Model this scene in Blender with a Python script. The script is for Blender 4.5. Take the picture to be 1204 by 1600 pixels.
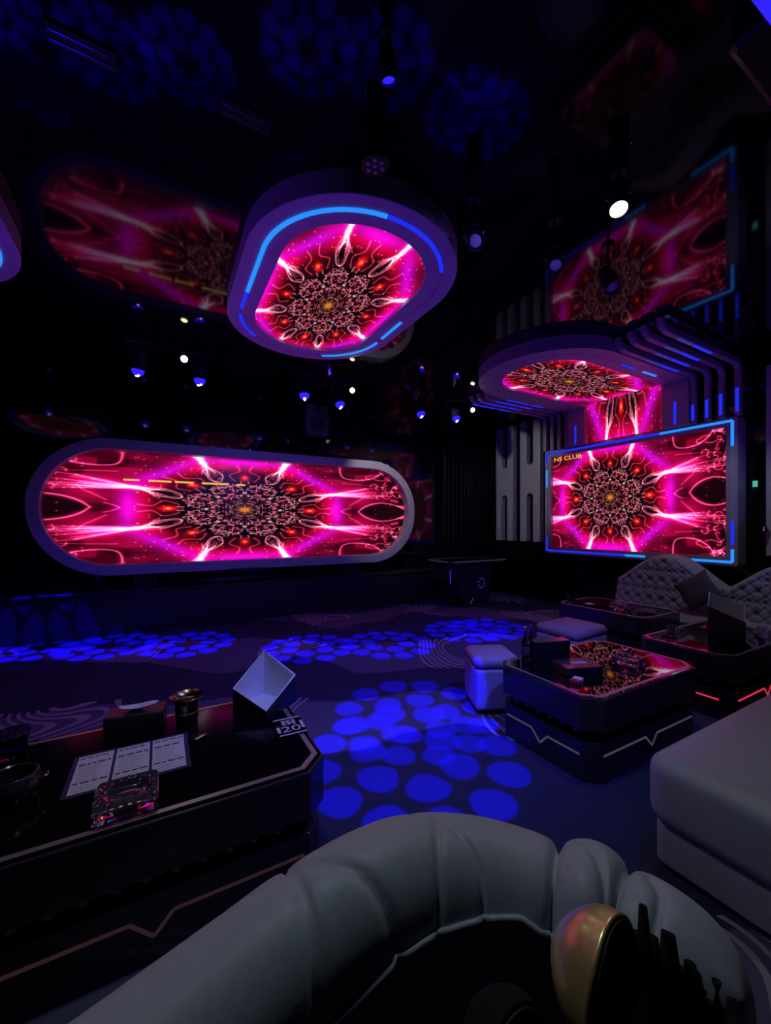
import bpy, math, random
import numpy as np
from mathutils import Vector, Matrix

for _o in list(bpy.data.objects):
    bpy.data.objects.remove(_o)
SC = bpy.context.scene
COL = SC.collection
random.seed(4)

# ------------------------------------------------------------------ camera
H = 1.50                                   # eye height
YAW = 29.3                                 # turned right from the stage axis (+Y)
cam_d = bpy.data.cameras.new('camera')
cam_d.sensor_fit = 'VERTICAL'
cam_d.sensor_height = 36.0
cam_d.lens = 625.0/1600.0*36.0
cam_d.shift_y = 20.0/1600.0
cam_d.clip_start = 0.02
cam = bpy.data.objects.new('camera', cam_d)
cam.location = (0, 0, H)
cam.rotation_euler = (math.radians(90), 0, math.radians(-YAW))
COL.objects.link(cam)
SC.camera = cam

# ------------------------------------------------------------------ world, exposure
wd = bpy.data.worlds.new('world')
SC.world = wd
wd.use_nodes = True
wd.node_tree.nodes['Background'].inputs[0].default_value = (.010, .008, .03, 1)
wd.node_tree.nodes['Background'].inputs[1].default_value = .2
SC.view_settings.view_transform = 'Standard'
SC.view_settings.look = 'None'
SC.view_settings.exposure = 0.0
SC.view_settings.gamma = 1.0
SC.view_settings.use_curve_mapping = False
SC.cycles.max_bounces = 6
SC.cycles.glossy_bounces = 5
SC.cycles.sample_clamp_indirect = 3.0
SC.cycles.caustics_reflective = False
SC.cycles.caustics_refractive = False

# ------------------------------------------------------------------ room dimensions (metres)
CEIL = 3.66
X0, X1, Y0, Y1 = -4.2, 6.60, -3.2, 6.90

# light levels (each lamp itself is built with its fixture further down)
P_GOBO = 1700.0
P_WHITE = 14.0
P_FILL = 110.0
P_FLOOD = 270.0
LED_GAIN = 1.0

# ------------------------------------------------------------------ tagging helpers
def tag(o, label=None, cat=None, group=None, kind=None):
    if label: o['label'] = label
    if cat: o['category'] = cat
    if group: o['group'] = group
    if kind: o['kind'] = kind
    return o

def empty(name, loc=(0, 0, 0), rz=0.0):
    o = bpy.data.objects.new(name, None)
    o.location = loc
    o.rotation_euler = (0, 0, rz)
    o.empty_display_size = .1
    COL.objects.link(o)
    return o

def children(o):
    return [c for c in bpy.data.objects if c.parent is o]

def copy_tree(o, parent=None):
    c = o.copy()
    COL.objects.link(c)
    c.parent = parent
    for ch in children(o):
        copy_tree(ch, c)
    return c

# ------------------------------------------------------------------ mesh builder
def rot_to(d):
    """matrix turning +Z to direction d"""
    return Vector(d).normalized().to_track_quat('Z', 'Y').to_matrix().to_4x4()

class MB:
    def __init__(self):
        self.v, self.f, self.M = [], [], Matrix.Identity(4)
    def add(self, vs, fs):
        k = len(self.v)
        self.v += [tuple(self.M @ Vector(p)) for p in vs]
        self.f += [tuple(i+k for i in f) for f in fs]
        return self
    def box(self, x0, x1, y0, y1, z0, z1):
        vs = [(x, y, z) for z in (z0, z1) for y in (y0, y1) for x in (x0, x1)]
        return self.add(vs, [(0, 2, 3, 1), (4, 5, 7, 6), (0, 1, 5, 4), (2, 6, 7, 3), (0, 4, 6, 2), (1, 3, 7, 5)])
    def cbox(self, x0, x1, y0, y1, z0, z1, c):
        """box with its edges chamfered by c"""
        pr = []
        for z, i in ((z0, c), (z0+c, 0), (z1-c, 0), (z1, c)):
            pr.append((z, i))
        vs, fs = [], []
        for z, i in pr:
            a, b, d, e = x0+i, x1-i, y0+i, y1-i
            vs += [(a+c-i*.5, d, z), (b-c+i*.5, d, z), (b, d+c-i*.5, z), (b, e-c+i*.5, z), (b-c+i*.5, e, z), (a+c-i*.5, e, z), (a, e-c+i*.5, z), (a, d+c-i*.5, z)]
        for k in range(3):
            for j in range(8):
                fs.append((k*8+j, k*8+(j+1) % 8, k*8+8+(j+1) % 8, k*8+8+j))
        fs += [tuple(range(7, -1, -1)), tuple(range(24, 32))]
        return self.add(vs, fs)
    def prism(self, pts, z0, z1):
        n = len(pts)
        vs = [(x, y, z0) for x, y in pts]+[(x, y, z1) for x, y in pts]
        fs = [(i, (i+1) % n, n+(i+1) % n, n+i) for i in range(n)]+[tuple(range(n-1, -1, -1)), tuple(range(n, 2*n))]
        return self.add(vs, fs)
    def rprism(self, o, i_, z0, z1):
        """ring prism between outer and inner outlines (same count)"""
        n = len(o)
        vs = [(x, y, z0) for x, y in o]+[(x, y, z0) for x, y in i_]+[(x, y, z1) for x, y in o]+[(x, y, z1) for x, y in i_]
        fs = []
        for a in range(n):
            b = (a+1) % n
            fs += [(a, b, 2*n+b, 2*n+a), (n+b, n+a, 3*n+a, 3*n+b), (b, a, n+a, n+b), (2*n+a, 2*n+b, 3*n+b, 3*n+a)]
        return self.add(vs, fs)
    def lathe(self, prof, n=20, c=(0, 0, 0), caps=True):
        vs, fs = [], []
        for r, z in prof:
            vs += [(c[0]+r*math.cos(2*math.pi*k/n), c[1]+r*math.sin(2*math.pi*k/n), c[2]+z) for k in range(n)]
        for j in range(len(prof)-1):
            for k in range(n):
                fs.append((j*n+k, j*n+(k+1) % n, (j+1)*n+(k+1) % n, (j+1)*n+k))
        if caps:
            fs += [tuple(range(n-1, -1, -1)), tuple((len(prof)-1)*n+k for k in range(n))]
        return self.add(vs, fs)
    def tube(self, path, r, n=8, closed=False):
        P = [Vector(p) for p in path]
        m = len(P)
        vs, fs = [], []
        for i, p in enumerate(P):
            a = P[(i-1) % m] if (closed or i > 0) else p
            b = P[(i+1) % m] if (closed or i < m-1) else p
            t = (b-a).normalized()
            up = Vector((0, 0, 1)) if abs(t.z) < .95 else Vector((1, 0, 0))
            s = t.cross(up).normalized(); u = s.cross(t)
            rr = r[i] if isinstance(r, (list, tuple)) else r
            vs += [tuple(p+rr*(math.cos(2*math.pi*k/n)*s+math.sin(2*math.pi*k/n)*u)) for k in range(n)]
        for i in range(m if closed else m-1):
            j = (i+1) % m
            for k in range(n):
                fs.append((i*n+k, i*n+(k+1) % n, j*n+(k+1) % n, j*n+k))
        if not closed:
            fs += [tuple(range(n-1, -1, -1)), tuple((m-1)*n+k for k in range(n))]
        return self.add(vs, fs)
    def build(self, name, mat, parent=None, smooth=False, bevel=0, auto=None):
        me = bpy.data.meshes.new(name)
        me.from_pydata(self.v, [], self.f)
        me.validate()
        import bmesh
        bm = bmesh.new(); bm.from_mesh(me); bmesh.ops.recalc_face_normals(bm, faces=bm.faces); bm.to_mesh(me); bm.free()
        me.materials.append(mat)
        if smooth:
            me.polygons.foreach_set('use_smooth', [True]*len(me.polygons))
        o = bpy.data.objects.new(name, me)
        COL.objects.link(o)
        if parent: o.parent = parent
        if bevel:
            b = o.modifiers.new('bevel', 'BEVEL'); b.width = bevel; b.segments = 2; b.limit_method = 'ANGLE'; b.angle_limit = math.radians(35)
        if smooth and auto:
            try:
                me.set_sharp_from_angle(angle=math.radians(auto))
            except Exception:
                pass
        return o

def grid_mesh(name, P, mat, parent=None, smooth=True, close_u=False):
    """P: (rows, cols, 3) array of points -> one surface"""
    P = np.asarray(P, dtype=np.float64)
    nr, nc = P.shape[:2]
    idx = np.arange(nr*nc).reshape(nr, nc)
    if close_u: idx = np.concatenate([idx, idx[:, :1]], 1)
    q = np.stack([idx[:-1, :-1], idx[:-1, 1:], idx[1:, 1:], idx[1:, :-1]], -1).reshape(-1, 4)
    me = bpy.data.meshes.new(name)
    me.vertices.add(nr*nc); me.vertices.foreach_set('co', P.reshape(-1))
    me.loops.add(q.size); me.loops.foreach_set('vertex_index', q.reshape(-1).astype(np.int32))
    me.polygons.add(len(q)); me.polygons.foreach_set('loop_start', np.arange(0, q.size, 4, dtype=np.int32))
    me.polygons.foreach_set('loop_total', np.full(len(q), 4, dtype=np.int32))
    me.update(calc_edges=True); me.validate()
    if smooth: me.polygons.foreach_set('use_smooth', [True]*len(me.polygons))
    me.materials.append(mat)
    o = bpy.data.objects.new(name, me); COL.objects.link(o)
    if parent: o.parent = parent
    return o

def stadium(hx, hy, r, n=14, cx=0, cy=0):
    """rounded rectangle outline, counter-clockwise"""
    pts = []
    for q, (sx, sy) in enumerate(((1, 1), (-1, 1), (-1, -1), (1, -1))):
        for k in range(n+1):
            a = math.radians(90*q+90*k/n)
            pts.append((cx+sx*(hx-r)+r*math.cos(a), cy+sy*(hy-r)+r*math.sin(a)))
    return pts

def chamfer_rect(hx, hy, c):
    return [(hx-c, -hy), (hx, -hy+c), (hx, hy-c), (hx-c, hy), (-hx+c, hy), (-hx, hy-c), (-hx, -hy+c), (-hx+c, -hy)]

# ------------------------------------------------------------------ materials
def N(nt, typ, **kw):
    n = nt.nodes.new(typ)
    for k, v in kw.items():
        if k.startswith('i_'):
            n.inputs[int(k[2:])].default_value = v
        else:
            setattr(n, k, v)
    return n

def mat(name, base, rough=.5, metal=0., ior=1.5, var=.12, scale=30., bump=0., trans=0., spec=.5, coat=0., sheen=0., emit=None, estr=0., alpha=1.):
    m = bpy.data.materials.new(name)
    m.use_nodes = True
    nt = m.node_tree
    b = nt.nodes['Principled BSDF']
    tc = N(nt, 'ShaderNodeTexCoord')
    nz = N(nt, 'ShaderNodeTexNoise'); nz.inputs['Scale'].default_value = scale; nz.inputs['Detail'].default_value = 3
    nt.links.new(tc.outputs['Object'], nz.inputs['Vector'])
    cr = N(nt, 'ShaderNodeMix', data_type='RGBA')
    cr.inputs[6].default_value = tuple(c*(1-var) for c in base)+(1,)
    cr.inputs[7].default_value = tuple(min(1, c*(1+var)) for c in base)+(1,)
    nt.links.new(nz.outputs[0], cr.inputs[0])
    nt.links.new(cr.outputs[2], b.inputs['Base Color'])
    b.inputs['Roughness'].default_value = rough
    b.inputs['Metallic'].default_value = metal
    b.inputs['IOR'].default_value = ior
    b.inputs['Specular IOR Level'].default_value = spec
    b.inputs['Transmission Weight'].default_value = trans
    b.inputs['Coat Weight'].default_value = coat
    b.inputs['Sheen Weight'].default_value = sheen
    if emit:
        b.inputs['Emission Color'].default_value = tuple(emit)+(1,)
        b.inputs['Emission Strength'].default_value = estr
    if bump:
        bp = N(nt, 'ShaderNodeBump'); bp.inputs['Strength'].default_value = bump; bp.inputs['Distance'].default_value = .01
        nt.links.new(nz.outputs[0], bp.inputs['Height']); nt.links.new(bp.outputs[0], b.inputs['Normal'])
    return m

def glow(name, col, strength):
    m = bpy.data.materials.new(name); m.use_nodes = True
    nt = m.node_tree; nt.nodes.remove(nt.nodes['Principled BSDF'])
    e = N(nt, 'ShaderNodeEmission'); e.inputs[0].default_value = tuple(col)+(1,); e.inputs[1].default_value = strength
    nt.links.new(e.outputs[0], nt.nodes['Material Output'].inputs[0])
    return m

M = {}
M['gloss_black'] = mat('gloss_black_panel', (.006, .006, .010), .06, ior=1.42, scale=4)
M['ceiling'] = mat('ceiling_black_lacquer', (.004, .004, .007), .05, ior=1.46, scale=3)
M['satin_black'] = mat('satin_black', (.012, .012, .016), .35, scale=20)
M['matte_black'] = mat('matte_black', (.010, .010, .012), .65, scale=20)
M['frame_grey'] = mat('frame_grey_paint', (.36, .35, .39), .42, scale=6)
M['rib_grey'] = mat('rib_grey_paint', (.30, .29, .33), .4, scale=6)
M['panel_grey'] = mat('brushed_panel_grey', (.50, .49, .53), .4, metal=.1, scale=12)
M['ring_paint'] = mat('ring_white_paint', (.55, .54, .58), .45, scale=6)
M['lacquer'] = mat('table_black_lacquer', (.030, .030, .040), .24, scale=8, coat=.3)
M['table_glass'] = mat('table_black_mirror', (.004, .004, .006), .02, ior=3.0, scale=5)
M['dull_glass'] = mat('table_black_dull_glass', (.004, .004, .006), .10, ior=1.3, spec=.35, scale=5)
M['steel_trim'] = mat('brushed_steel_trim', (.52, .50, .50), .32, metal=.7, scale=60)
M['leather'] = mat('grey_leatherette', (.40, .45, .53), .48, scale=60, bump=.05, sheen=.15)
M['velvet'] = mat('grey_velvet', (.30, .36, .42), .62, scale=120, bump=.1, sheen=.3)
M['dark_cushion'] = mat('dark_cushion_cloth', (.07, .07, .08), .8, scale=90, bump=.1)
M['stool'] = mat('lilac_stool_leather', (.40, .38, .48), .5, scale=50)
M['stage'] = mat('stage_dark_board', (.020, .017, .022), .4, scale=9)
M['gold'] = mat('polished_gold', (.90, .72, .28), .30, metal=.7, scale=14, bump=.35)
M['gold_dim'] = mat('old_gold', (.42, .33, .18), .25, metal=1., scale=14, bump=.2)
M['chrome'] = mat('chrome', (.75, .75, .78), .08, metal=1.)
M['glass'] = mat('clear_crystal', (.95, .95, 1.), .02, trans=.95, ior=1.52, var=.02)
M['smoke_glass'] = mat('smoked_glass', (.25, .2, .22), .03, trans=1., ior=1.5, var=.02)
M['white_liner'] = mat('white_liner', (.72, .76, .78), .45, scale=10, var=.05)
M['paper'] = mat('menu_paper', (.72, .70, .74), .7, scale=80, var=.05)
M['ink'] = mat('menu_ink', (.12, .10, .16), .7)
M['faint_ink'] = mat('menu_faint_ink', (.42, .40, .47), .7)
M['plastic_sleeve'] = mat('menu_sleeve', (.06, .05, .14), .15)
M['tissue'] = mat('tissue_paper', (.75, .74, .8), .9, bump=.2)
M['red_box'] = mat('red_packet', (.45, .06, .06), .4)
M['speaker'] = mat('speaker_dark_grey', (.06, .06, .065), .45)
M['leaf'] = mat('dark_leaf', (.008, .010, .008), .8, spec=.15)
M['lens_off'] = mat('lamp_lens_grey', (.45, .45, .48), .1, scale=10)
M['crystal_button'] = mat('crystal_button', (.9, .9, .95), .05, metal=.9)
M['led_off'] = mat('led_diffuser_unlit', (.42, .40, .50), .35)
M['led_cyan'] = glow('led_cyan', (.02, .26, 1.), 1.1)
M['led_blue'] = glow('led_blue', (.015, .03, 1.), .9)
M['led_dim'] = glow('led_blue_dim', (.06, .05, .45), .6)
M['led_red'] = glow('led_red', (1., .04, .12), .7)
M['led_white_dim'] = glow('led_white_dim', (.5, .45, .7), .10)
M['led_pink_dim'] = glow('led_pink_dim', (.5, .22, .32), .05)
M['lamp_white'] = glow('lamp_white', (1., .95, .80), 14.)
M['lamp_warm'] = glow('lamp_warm', (1., .85, .5), 10.)
M['lamp_blue'] = glow('lamp_blue', (.015, .008, 1.), 2.2)
M['lamp_lilac'] = glow('lamp_lilac_core', (.6, .35, 1.), 8.)
M['green_lamp'] = glow('green_lamp', (.10, .55, .40), .8)
M['ticker'] = glow('ticker_yellow', (.85, .55, .08), 1.)

# ------------------------------------------------------------------ carpet
def carpet_material():
    m = bpy.data.materials.new('carpet_wave_pattern'); m.use_nodes = True
    nt = m.node_tree; b = nt.nodes['Principled BSDF']; L = nt.links.new
    tc = N(nt, 'ShaderNodeTexCoord')
    def math_(op, a, c=None, d=None, clamp=False):
        n = N(nt, 'ShaderNodeMath', operation=op, use_clamp=clamp)
        for i, q in enumerate((a, c, d)):
            if q is None: continue
            if isinstance(q, (int, float)): n.inputs[i].default_value = q
            else: L(q, n.inputs[i])
        return n.outputs[0]
    def noise(scale, detail=2., off=0.):
        mp = N(nt, 'ShaderNodeMapping'); mp.inputs['Location'].default_value = (off, off*.7, 0)
        L(tc.outputs['Object'], mp.inputs[0])
        n = N(nt, 'ShaderNodeTexNoise'); n.inputs['Scale'].default_value = scale; n.inputs['Detail'].default_value = detail
        L(mp.outputs[0], n.inputs['Vector']); return n.outputs[0]
    sep = N(nt, 'ShaderNodeSeparateXYZ'); L(tc.outputs['Object'], sep.inputs[0])
    n1 = noise(.62, 1.); n2 = noise(.9, 1., 5.)
    # two warped wave fields: broad light bands, and bundles of fine lines
    f1 = math_('ADD', math_('MULTIPLY', sep.outputs[1], 3.0), math_('ADD', math_('MULTIPLY', n1, 8.5), math_('MULTIPLY', sep.outputs[0], 1.6)))
    w1 = math_('SINE', f1)
    f2 = math_('ADD', math_('MULTIPLY', sep.outputs[0], 3.0), math_('ADD', math_('MULTIPLY', n2, 7.), math_('MULTIPLY', sep.outputs[1], -1.3)))
    w2 = math_('SINE', f2)
    band = N(nt, 'ShaderNodeMapRange', interpolation_type='SMOOTHSTEP'); L(w1, band.inputs[0]); band.inputs[1].default_value = .10; band.inputs[2].default_value = .22
    lines = math_('GREATER_THAN', math_('SINE', math_('MULTIPLY', f2, 20.)), .35)
    zone = math_('MULTIPLY', math_('GREATER_THAN', w2, .45), math_('GREATER_THAN', w1, -.15))
    lm = math_('MULTIPLY', lines, zone)
    fine = noise(170., 2.)
    c1 = N(nt, 'ShaderNodeMix', data_type='RGBA'); L(band.outputs[0], c1.inputs[0])
    c1.inputs[6].default_value = (.050, .058, .13, 1); c1.inputs[7].default_value = (.15, .16, .27, 1)
    c2 = N(nt, 'ShaderNodeMix', data_type='RGBA'); L(lm, c2.inputs[0]); L(c1.outputs[2], c2.inputs[6]); c2.inputs[7].default_value = (.48, .48, .55, 1)
    c3 = N(nt, 'ShaderNodeMix', data_type='RGBA', blend_type='MULTIPLY'); c3.inputs[0].default_value = .5; L(c2.outputs[2], c3.inputs[6]); L(fine, c3.inputs[7])
    L(c3.outputs[2], b.inputs['Base Color'])
    b.inputs['Roughness'].default_value = .95; b.inputs['Specular IOR Level'].default_value = .1
    bp = N(nt, 'ShaderNodeBump'); bp.inputs['Strength'].default_value = .3; bp.inputs['Distance'].default_value = .006
    L(fine, bp.inputs['Height']); L(bp.outputs[0], b.inputs['Normal'])
    return m

# ------------------------------------------------------------------ room shell
def struct(o): o['kind'] = 'structure'; return o
struct(MB().box(X0, X1, Y0, Y1, -.12, 0).build('floor', carpet_material()))
struct(MB().box(X0, X1, Y0, Y1, CEIL, CEIL+.12).build('ceiling', M['ceiling']))
wall_stage = struct(MB().box(X0, X1, Y1, Y1+.12, 0, CEIL).build('wall_stage', M['gloss_black']))
wall_right = struct(MB().box(X1, X1+.12, Y0, Y1, 0, CEIL).build('wall_right', M['gloss_black']))
struct(MB().box(X0-.12, X0, Y0, Y1, 0, CEIL).build('wall_left', M['gloss_black']))
struct(MB().box(X0, X1, Y0-.12, Y0, 0, CEIL).build('wall_back', M['satin_black']))
struct(MB().box(X1-.02, X1, Y0, 5.2, 0, .10).build('baseboard_right', M['satin_black']))
sl = None
for k in range(11):                          # narrow dark slats in the corner beside the stage
    m_ = MB().box(0, .05, -.03, 0, 0, CEIL-.02)
    if sl is None:
        sl = m_.build('slat', M['satin_black'], wall_stage, bevel=.004); o = sl
    else:
        o = sl.copy(); COL.objects.link(o); o.parent = wall_stage
    o.location = (5.40+.11*k, Y1, .01)
# bulkhead dropping from the ceiling towards the front right
struct(MB().cbox(1.95, 3.6, -1.2, .72, 3.36, CEIL, .02).build('trim_1', M['satin_black']))

# ------------------------------------------------------------------ LED picture
def led_canvas(step=0.0045, umax=2.3, vmax=1.12):
    rng = np.random.default_rng(7)
    nu, nv = int(umax/step), int(vmax/step)
    U, V = np.meshgrid((np.arange(nu)+.5)*step, (np.arange(nv)+.5)*step)
    def smooth(x): return x*x*(3-2*x)
    def noise(x, y, seed):
        r = np.random.default_rng(seed); T = r.random((64, 64))
        xi = np.floor(x).astype(int); yi = np.floor(y).astype(int)
        fx = smooth(x-xi); fy = smooth(y-yi)
        a = T[yi % 64, xi % 64]; b = T[yi % 64, (xi+1) % 64]
        c = T[(yi+1) % 64, xi % 64]; d = T[(yi+1) % 64, (xi+1) % 64]
        return (a*(1-fx)+b*fx)*(1-fy)+(c*(1-fx)+d*fx)*fy
    R = np.hypot(U, V); TH = np.degrees(np.arctan2(V, U))
    FT = np.abs((TH+22.5) % 45 - 22.5)                     # folded angle 0..22.5
    D8 = R*np.cos(np.radians(FT))                          # octagon distance
    FX = R*np.cos(np.radians(FT)); FY = R*np.sin(np.radians(FT))
    img = np.zeros(U.shape+(3,))
    def add(mask, col): img[...] += mask[..., None]*np.array(col)
    def g(d, w): return np.exp(-(d/w)**2)
    n1 = noise(U*5+3, V*5, 1); n2 = noise(U*11, V*11+5, 2); n3 = noise(U*3, V*3, 3)
    # glowing field
    outer = np.clip((D8-.80)/.22, 0, 1)*np.clip((2.05-R)/.75, 0, 1)
    add(outer*(.40+.6*n3)*(.70+.35*n1), (.86, .015, .30))
    add(g(D8-1.02, .065+.05*n3)*np.clip(1.15-.6*(FT/22.5), 0, 1), (.36, .01, .66))
    add(g(D8-.88, .10)*(.4+.6*n1), (.60, .0, .10))
    add(g(R-.62, .2), (.07, .0, .02)); add(np.ones_like(R)*np.clip((2.3-R)/1, 0, 1), (.045, .008, .03))
    # dark plumes in the outer part
    dk = np.clip((noise(U*4+.6*n2, V*6, 9)-.46)*5, 0, 1)*np.clip((R-1.12)/.3, 0, 1)
    img *= (1-.80*dk)[..., None]
    def _cr(pts, n=5):
        P = np.array(pts, float); out = []
        for i in range(len(P)-1):
            p0, p1, p2, p3 = P[max(i-1, 0)], P[i], P[i+1], P[min(i+2, len(P)-1)]
            for k in range(n):
                t = k/n; out.append(tuple(.5*((2*p1)+(-p0+p2)*t+(2*p0-5*p1+4*p2-p3)*t*t+(-p0+3*p1-3*p2+p3)*t**3)))
        return out+[tuple(P[-1])]
    def segs(pts, w, col, a=1.0, X=U, Y=V):
        if len(pts) > 2: pts = _cr(pts)
        best = np.full(X.shape, 9.)
        for (x0, y0), (x1, y1) in zip(pts[:-1], pts[1:]):
            lo_x, hi_x = min(x0, x1)-4*w, max(x0, x1)+4*w; lo_y, hi_y = min(y0, y1)-4*w, max(y0, y1)+4*w
            m = (X > lo_x) & (X < hi_x) & (Y > lo_y) & (Y < hi_y)
            if not m.any(): continue
            px, py = X[m]-x0, Y[m]-y0; dx, dy = x1-x0, y1-y0
            t = np.clip((px*dx+py*dy)/(dx*dx+dy*dy+1e-12), 0, 1)
            best[m] = np.minimum(best[m], np.hypot(px-t*dx, py-t*dy))
        add(g(best, w)*a, col); add(g(best, w*3)*a*.22, (col[0], col[1]*.3, col[2]*.6))
    def ellipse(cx, cy, a, b, rot, n=26, t0=0, t1=360, wob=0., seed=0):
        r = np.random.default_rng(seed); ph = r.random(3)*6
        t = np.radians(np.linspace(t0, t1, n)); q = 1+wob*(np.sin(3*t+ph[0])+.6*np.sin(5*t+ph[1]))
        c, s = np.cos(np.radians(rot)), np.sin(np.radians(rot))
        x, y = a*q*np.cos(t), b*q*np.sin(t)
        return list(zip(cx+c*x-s*y, cy+s*x+c*y))
    # central lace, eightfold
    lace = np.zeros_like(R)
    for k, (sc, sd) in enumerate(((13, 21), (22, 22), (36, 23))):
        nn = noise(FX*sc+40, FY*sc+40, sd); gy, gx = np.gradient(nn, step)
        lace = np.maximum(lace, g((nn-.5)/(np.hypot(gx, gy)+1e-3), .0048)*(1.25, 1.05, .9)[k])
    brk = noise(FX*30, FY*30, 31); lace *= np.clip((brk-.40)*6, 0, 1)
    zone = np.clip((.66-R)/.10, 0, 1)*np.clip((R-.07)/.05, 0, 1)
    img *= (1-.85*zone)[..., None]
    tint = noise(FX*8, FY*8, 33)[..., None]
    img += (lace*zone)[..., None]*(np.array((1., .90, .92))*(1-tint)+np.array((1., .22, .34))*tint)
    # red jewels and gold star
    j = g(np.hypot((FX-.70)*.8, FY*1.15), .06)*(.35+1.1*n2); add(j, (1.1, .04, .03)); add(g(np.hypot(FX-.70, FY), .025), (.5, .35, .1))
    star = g(R, .085+.025*np.cos(np.radians(TH*8))); add(star*(.6+.6*noise(FX*60, FY*60, 35)), (.95, .55, .16))
    # bursts at the octagon corners, teardrop loops inside, fans outside
    for q, (ang, od) in enumerate(((22.5, 13), (67.5, 72))):
        bx, by = 1.03*np.cos(np.radians(ang)), 1.03*np.sin(np.radians(ang))
        dx, dy = U-bx, V-by; d = np.hypot(dx, dy)
        c, s = np.cos(np.radians(od)), np.sin(np.radians(od)); al = dx*c+dy*s; ac = -dx*s+dy*c
        add(g(al, .15)*g(ac, .028), (.9, .62, .8)); add(g(d, .032), (.7, .7, 1.))
        add(g(al-.2, .32)*g(ac, .07+.1*np.abs(al)), (.60, .03, .24))
        cx, cy = .775*np.cos(np.radians(ang)), .775*np.sin(np.radians(ang))
        hole = g(np.hypot(((U-cx)*np.cos(np.radians(ang))+(V-cy)*np.sin(np.radians(ang)))/.13, (-(U-cx)*np.sin(np.radians(ang))+(V-cy)*np.cos(np.radians(ang)))/.065), .95)
        img[...] *= (1-.9*hole)[..., None]
        segs(ellipse(cx, cy, .145, .072, ang, 22, 0, 360, .07, q), .006, (1., .70, .74), .75)
        segs(ellipse(cx, cy, .12, .05, ang+4, 22, 120, 330, .15, q+5), .005, (.9, .5, .55), .6)
        for k in range(8):                                   # inward strands
            e = ang+180+rng.uniform(-26, 26); L = rng.uniform(.16, .30)
            mid = (bx+.5*L*np.cos(np.radians(e))+rng.uniform(-.02, .02), by+.5*L*np.sin(np.radians(e))+rng.uniform(-.02, .02))
            segs([(bx, by), mid, (bx+L*np.cos(np.radians(e)), by+L*np.sin(np.radians(e)))], .0045, (1., .6, .66), .55)
        for k in range(13):                                  # outward streaks
            e = od+rng.uniform(-17, 13); L = rng.uniform(.3, .85)
            pts = [(bx, by)]
            for t in (.35, .7, 1.): pts.append((bx+L*t*np.cos(np.radians(e))+rng.uniform(-.015, .015), by+L*t*np.sin(np.radians(e))+rng.uniform(-.02, .02)))
            segs(pts[:3], .006, (1., .5, .7), .45); segs(pts[2:], .006, (1., .28, .45), .5)
        for sgn in (-1, 1):
            a2 = ang+sgn*14; segs([(.62*np.cos(np.radians(a2)), .62*np.sin(np.radians(a2))), (.75*np.cos(np.radians(a2-sgn*3)), .75*np.sin(np.radians(a2-sgn*3))), (.83*np.cos(np.radians(a2+sgn*5)), .83*np.sin(np.radians(a2+sgn*5))), (.95*np.cos(np.radians(a2+sgn*4)), .95*np.sin(np.radians(a2+sgn*4)))], .006, (.95, .35, .35), .6)
    pk = (1., .22, .42)
    # eye on the long axis, its arms
    eye = np.clip(1-np.hypot((U-1.66)/.34, V/.23), 0, 1); img *= (1-.95*np.clip(eye*4, 0, 1))[..., None]; add(np.clip(eye*4, 0, 1), (.09, .012, .045))
    segs([(1.30, .0), (1.38, .12), (1.50, .205), (1.64, .235), (1.78, .20), (1.90, .14), (1.96, .10)], .010, pk)
    segs([(1.84, .17), (1.94, .09), (2.02, .0)], .008, pk, .8); segs([(1.90, .17), (2.0, .115), (2.12, .11), (2.3, .09)], .012, pk)
    segs([(1.18, .14), (1.27, .24), (1.36, .34), (1.40, .42)], .006, pk, .6); segs([(1.08, .0), (1.13, .05), (1.2, .09)], .006, pk, .7)
    # D-shaped lobe near the corner
    lob = np.clip(1-np.hypot((U-1.34)/.30, (V-1.02)/.24), 0, 1); add(np.clip(lob*5, 0, 1), (.20, .0, .05))
    segs([(1.06, 1.12), (1.07, .92), (1.12, .82), (1.25, .79), (1.42, .82), (1.55, .92), (1.62, 1.04), (1.63, 1.12)], .009, pk)
    segs([(1.1, .69), (1.3, .68), (1.55, .66), (1.72, .62)], .005, pk, .6)
    # squiggles and drops towards the ends
    for k in range(22):
        x, y = rng.uniform(1.55, 2.05), rng.uniform(.34, 1.05); pts = [(x, y)]; e = rng.uniform(0, 360)
        for t in range(6):
            e += rng.uniform(-95, 95); pts.append((pts[-1][0]+.045*np.cos(np.radians(e)), pts[-1][1]+.045*np.sin(np.radians(e))))
        segs(pts, .007, pk, .75)
    for (x, y, a, b, r0) in ((1.9, .67, .08, .035, 15), (1.97, .44, .04, .022, -10), (2.02, .27, .045, .02, 5), (1.88, .95, .04, .022, 30), (1.80, .30, .05, .02, -25), (1.74, .52, .05, .022, 25), (2.08, .56, .03, .02, 0), (1.72, 1.02, .05, .022, 50), (2.12, .80, .025, .03, 0)):
        segs(ellipse(x, y, a, b, r0, 14, 0, 360, .12, int(x*100)), .007, pk, .9)
    for k in range(40):
        x, y = rng.uniform(1.3, 2.2), rng.uniform(0, 1.1); add(g(np.hypot(U-x, V-y), .007), (.9, .3, .4))
    for k in range(70):
        x, y = rng.uniform(.2, 1.0), rng.uniform(0, 1.1); add(g(np.hypot(U-x, V-y), .006), (.9, .5, .4))
    img = np.clip(img, 0, None); img[..., 1] += .35*np.clip(img[..., 0]-1, 0, 1); img[..., 2] += .3*np.clip(img[..., 0]-1, 0, 1)
    return np.clip(img, 0, 1)

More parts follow.
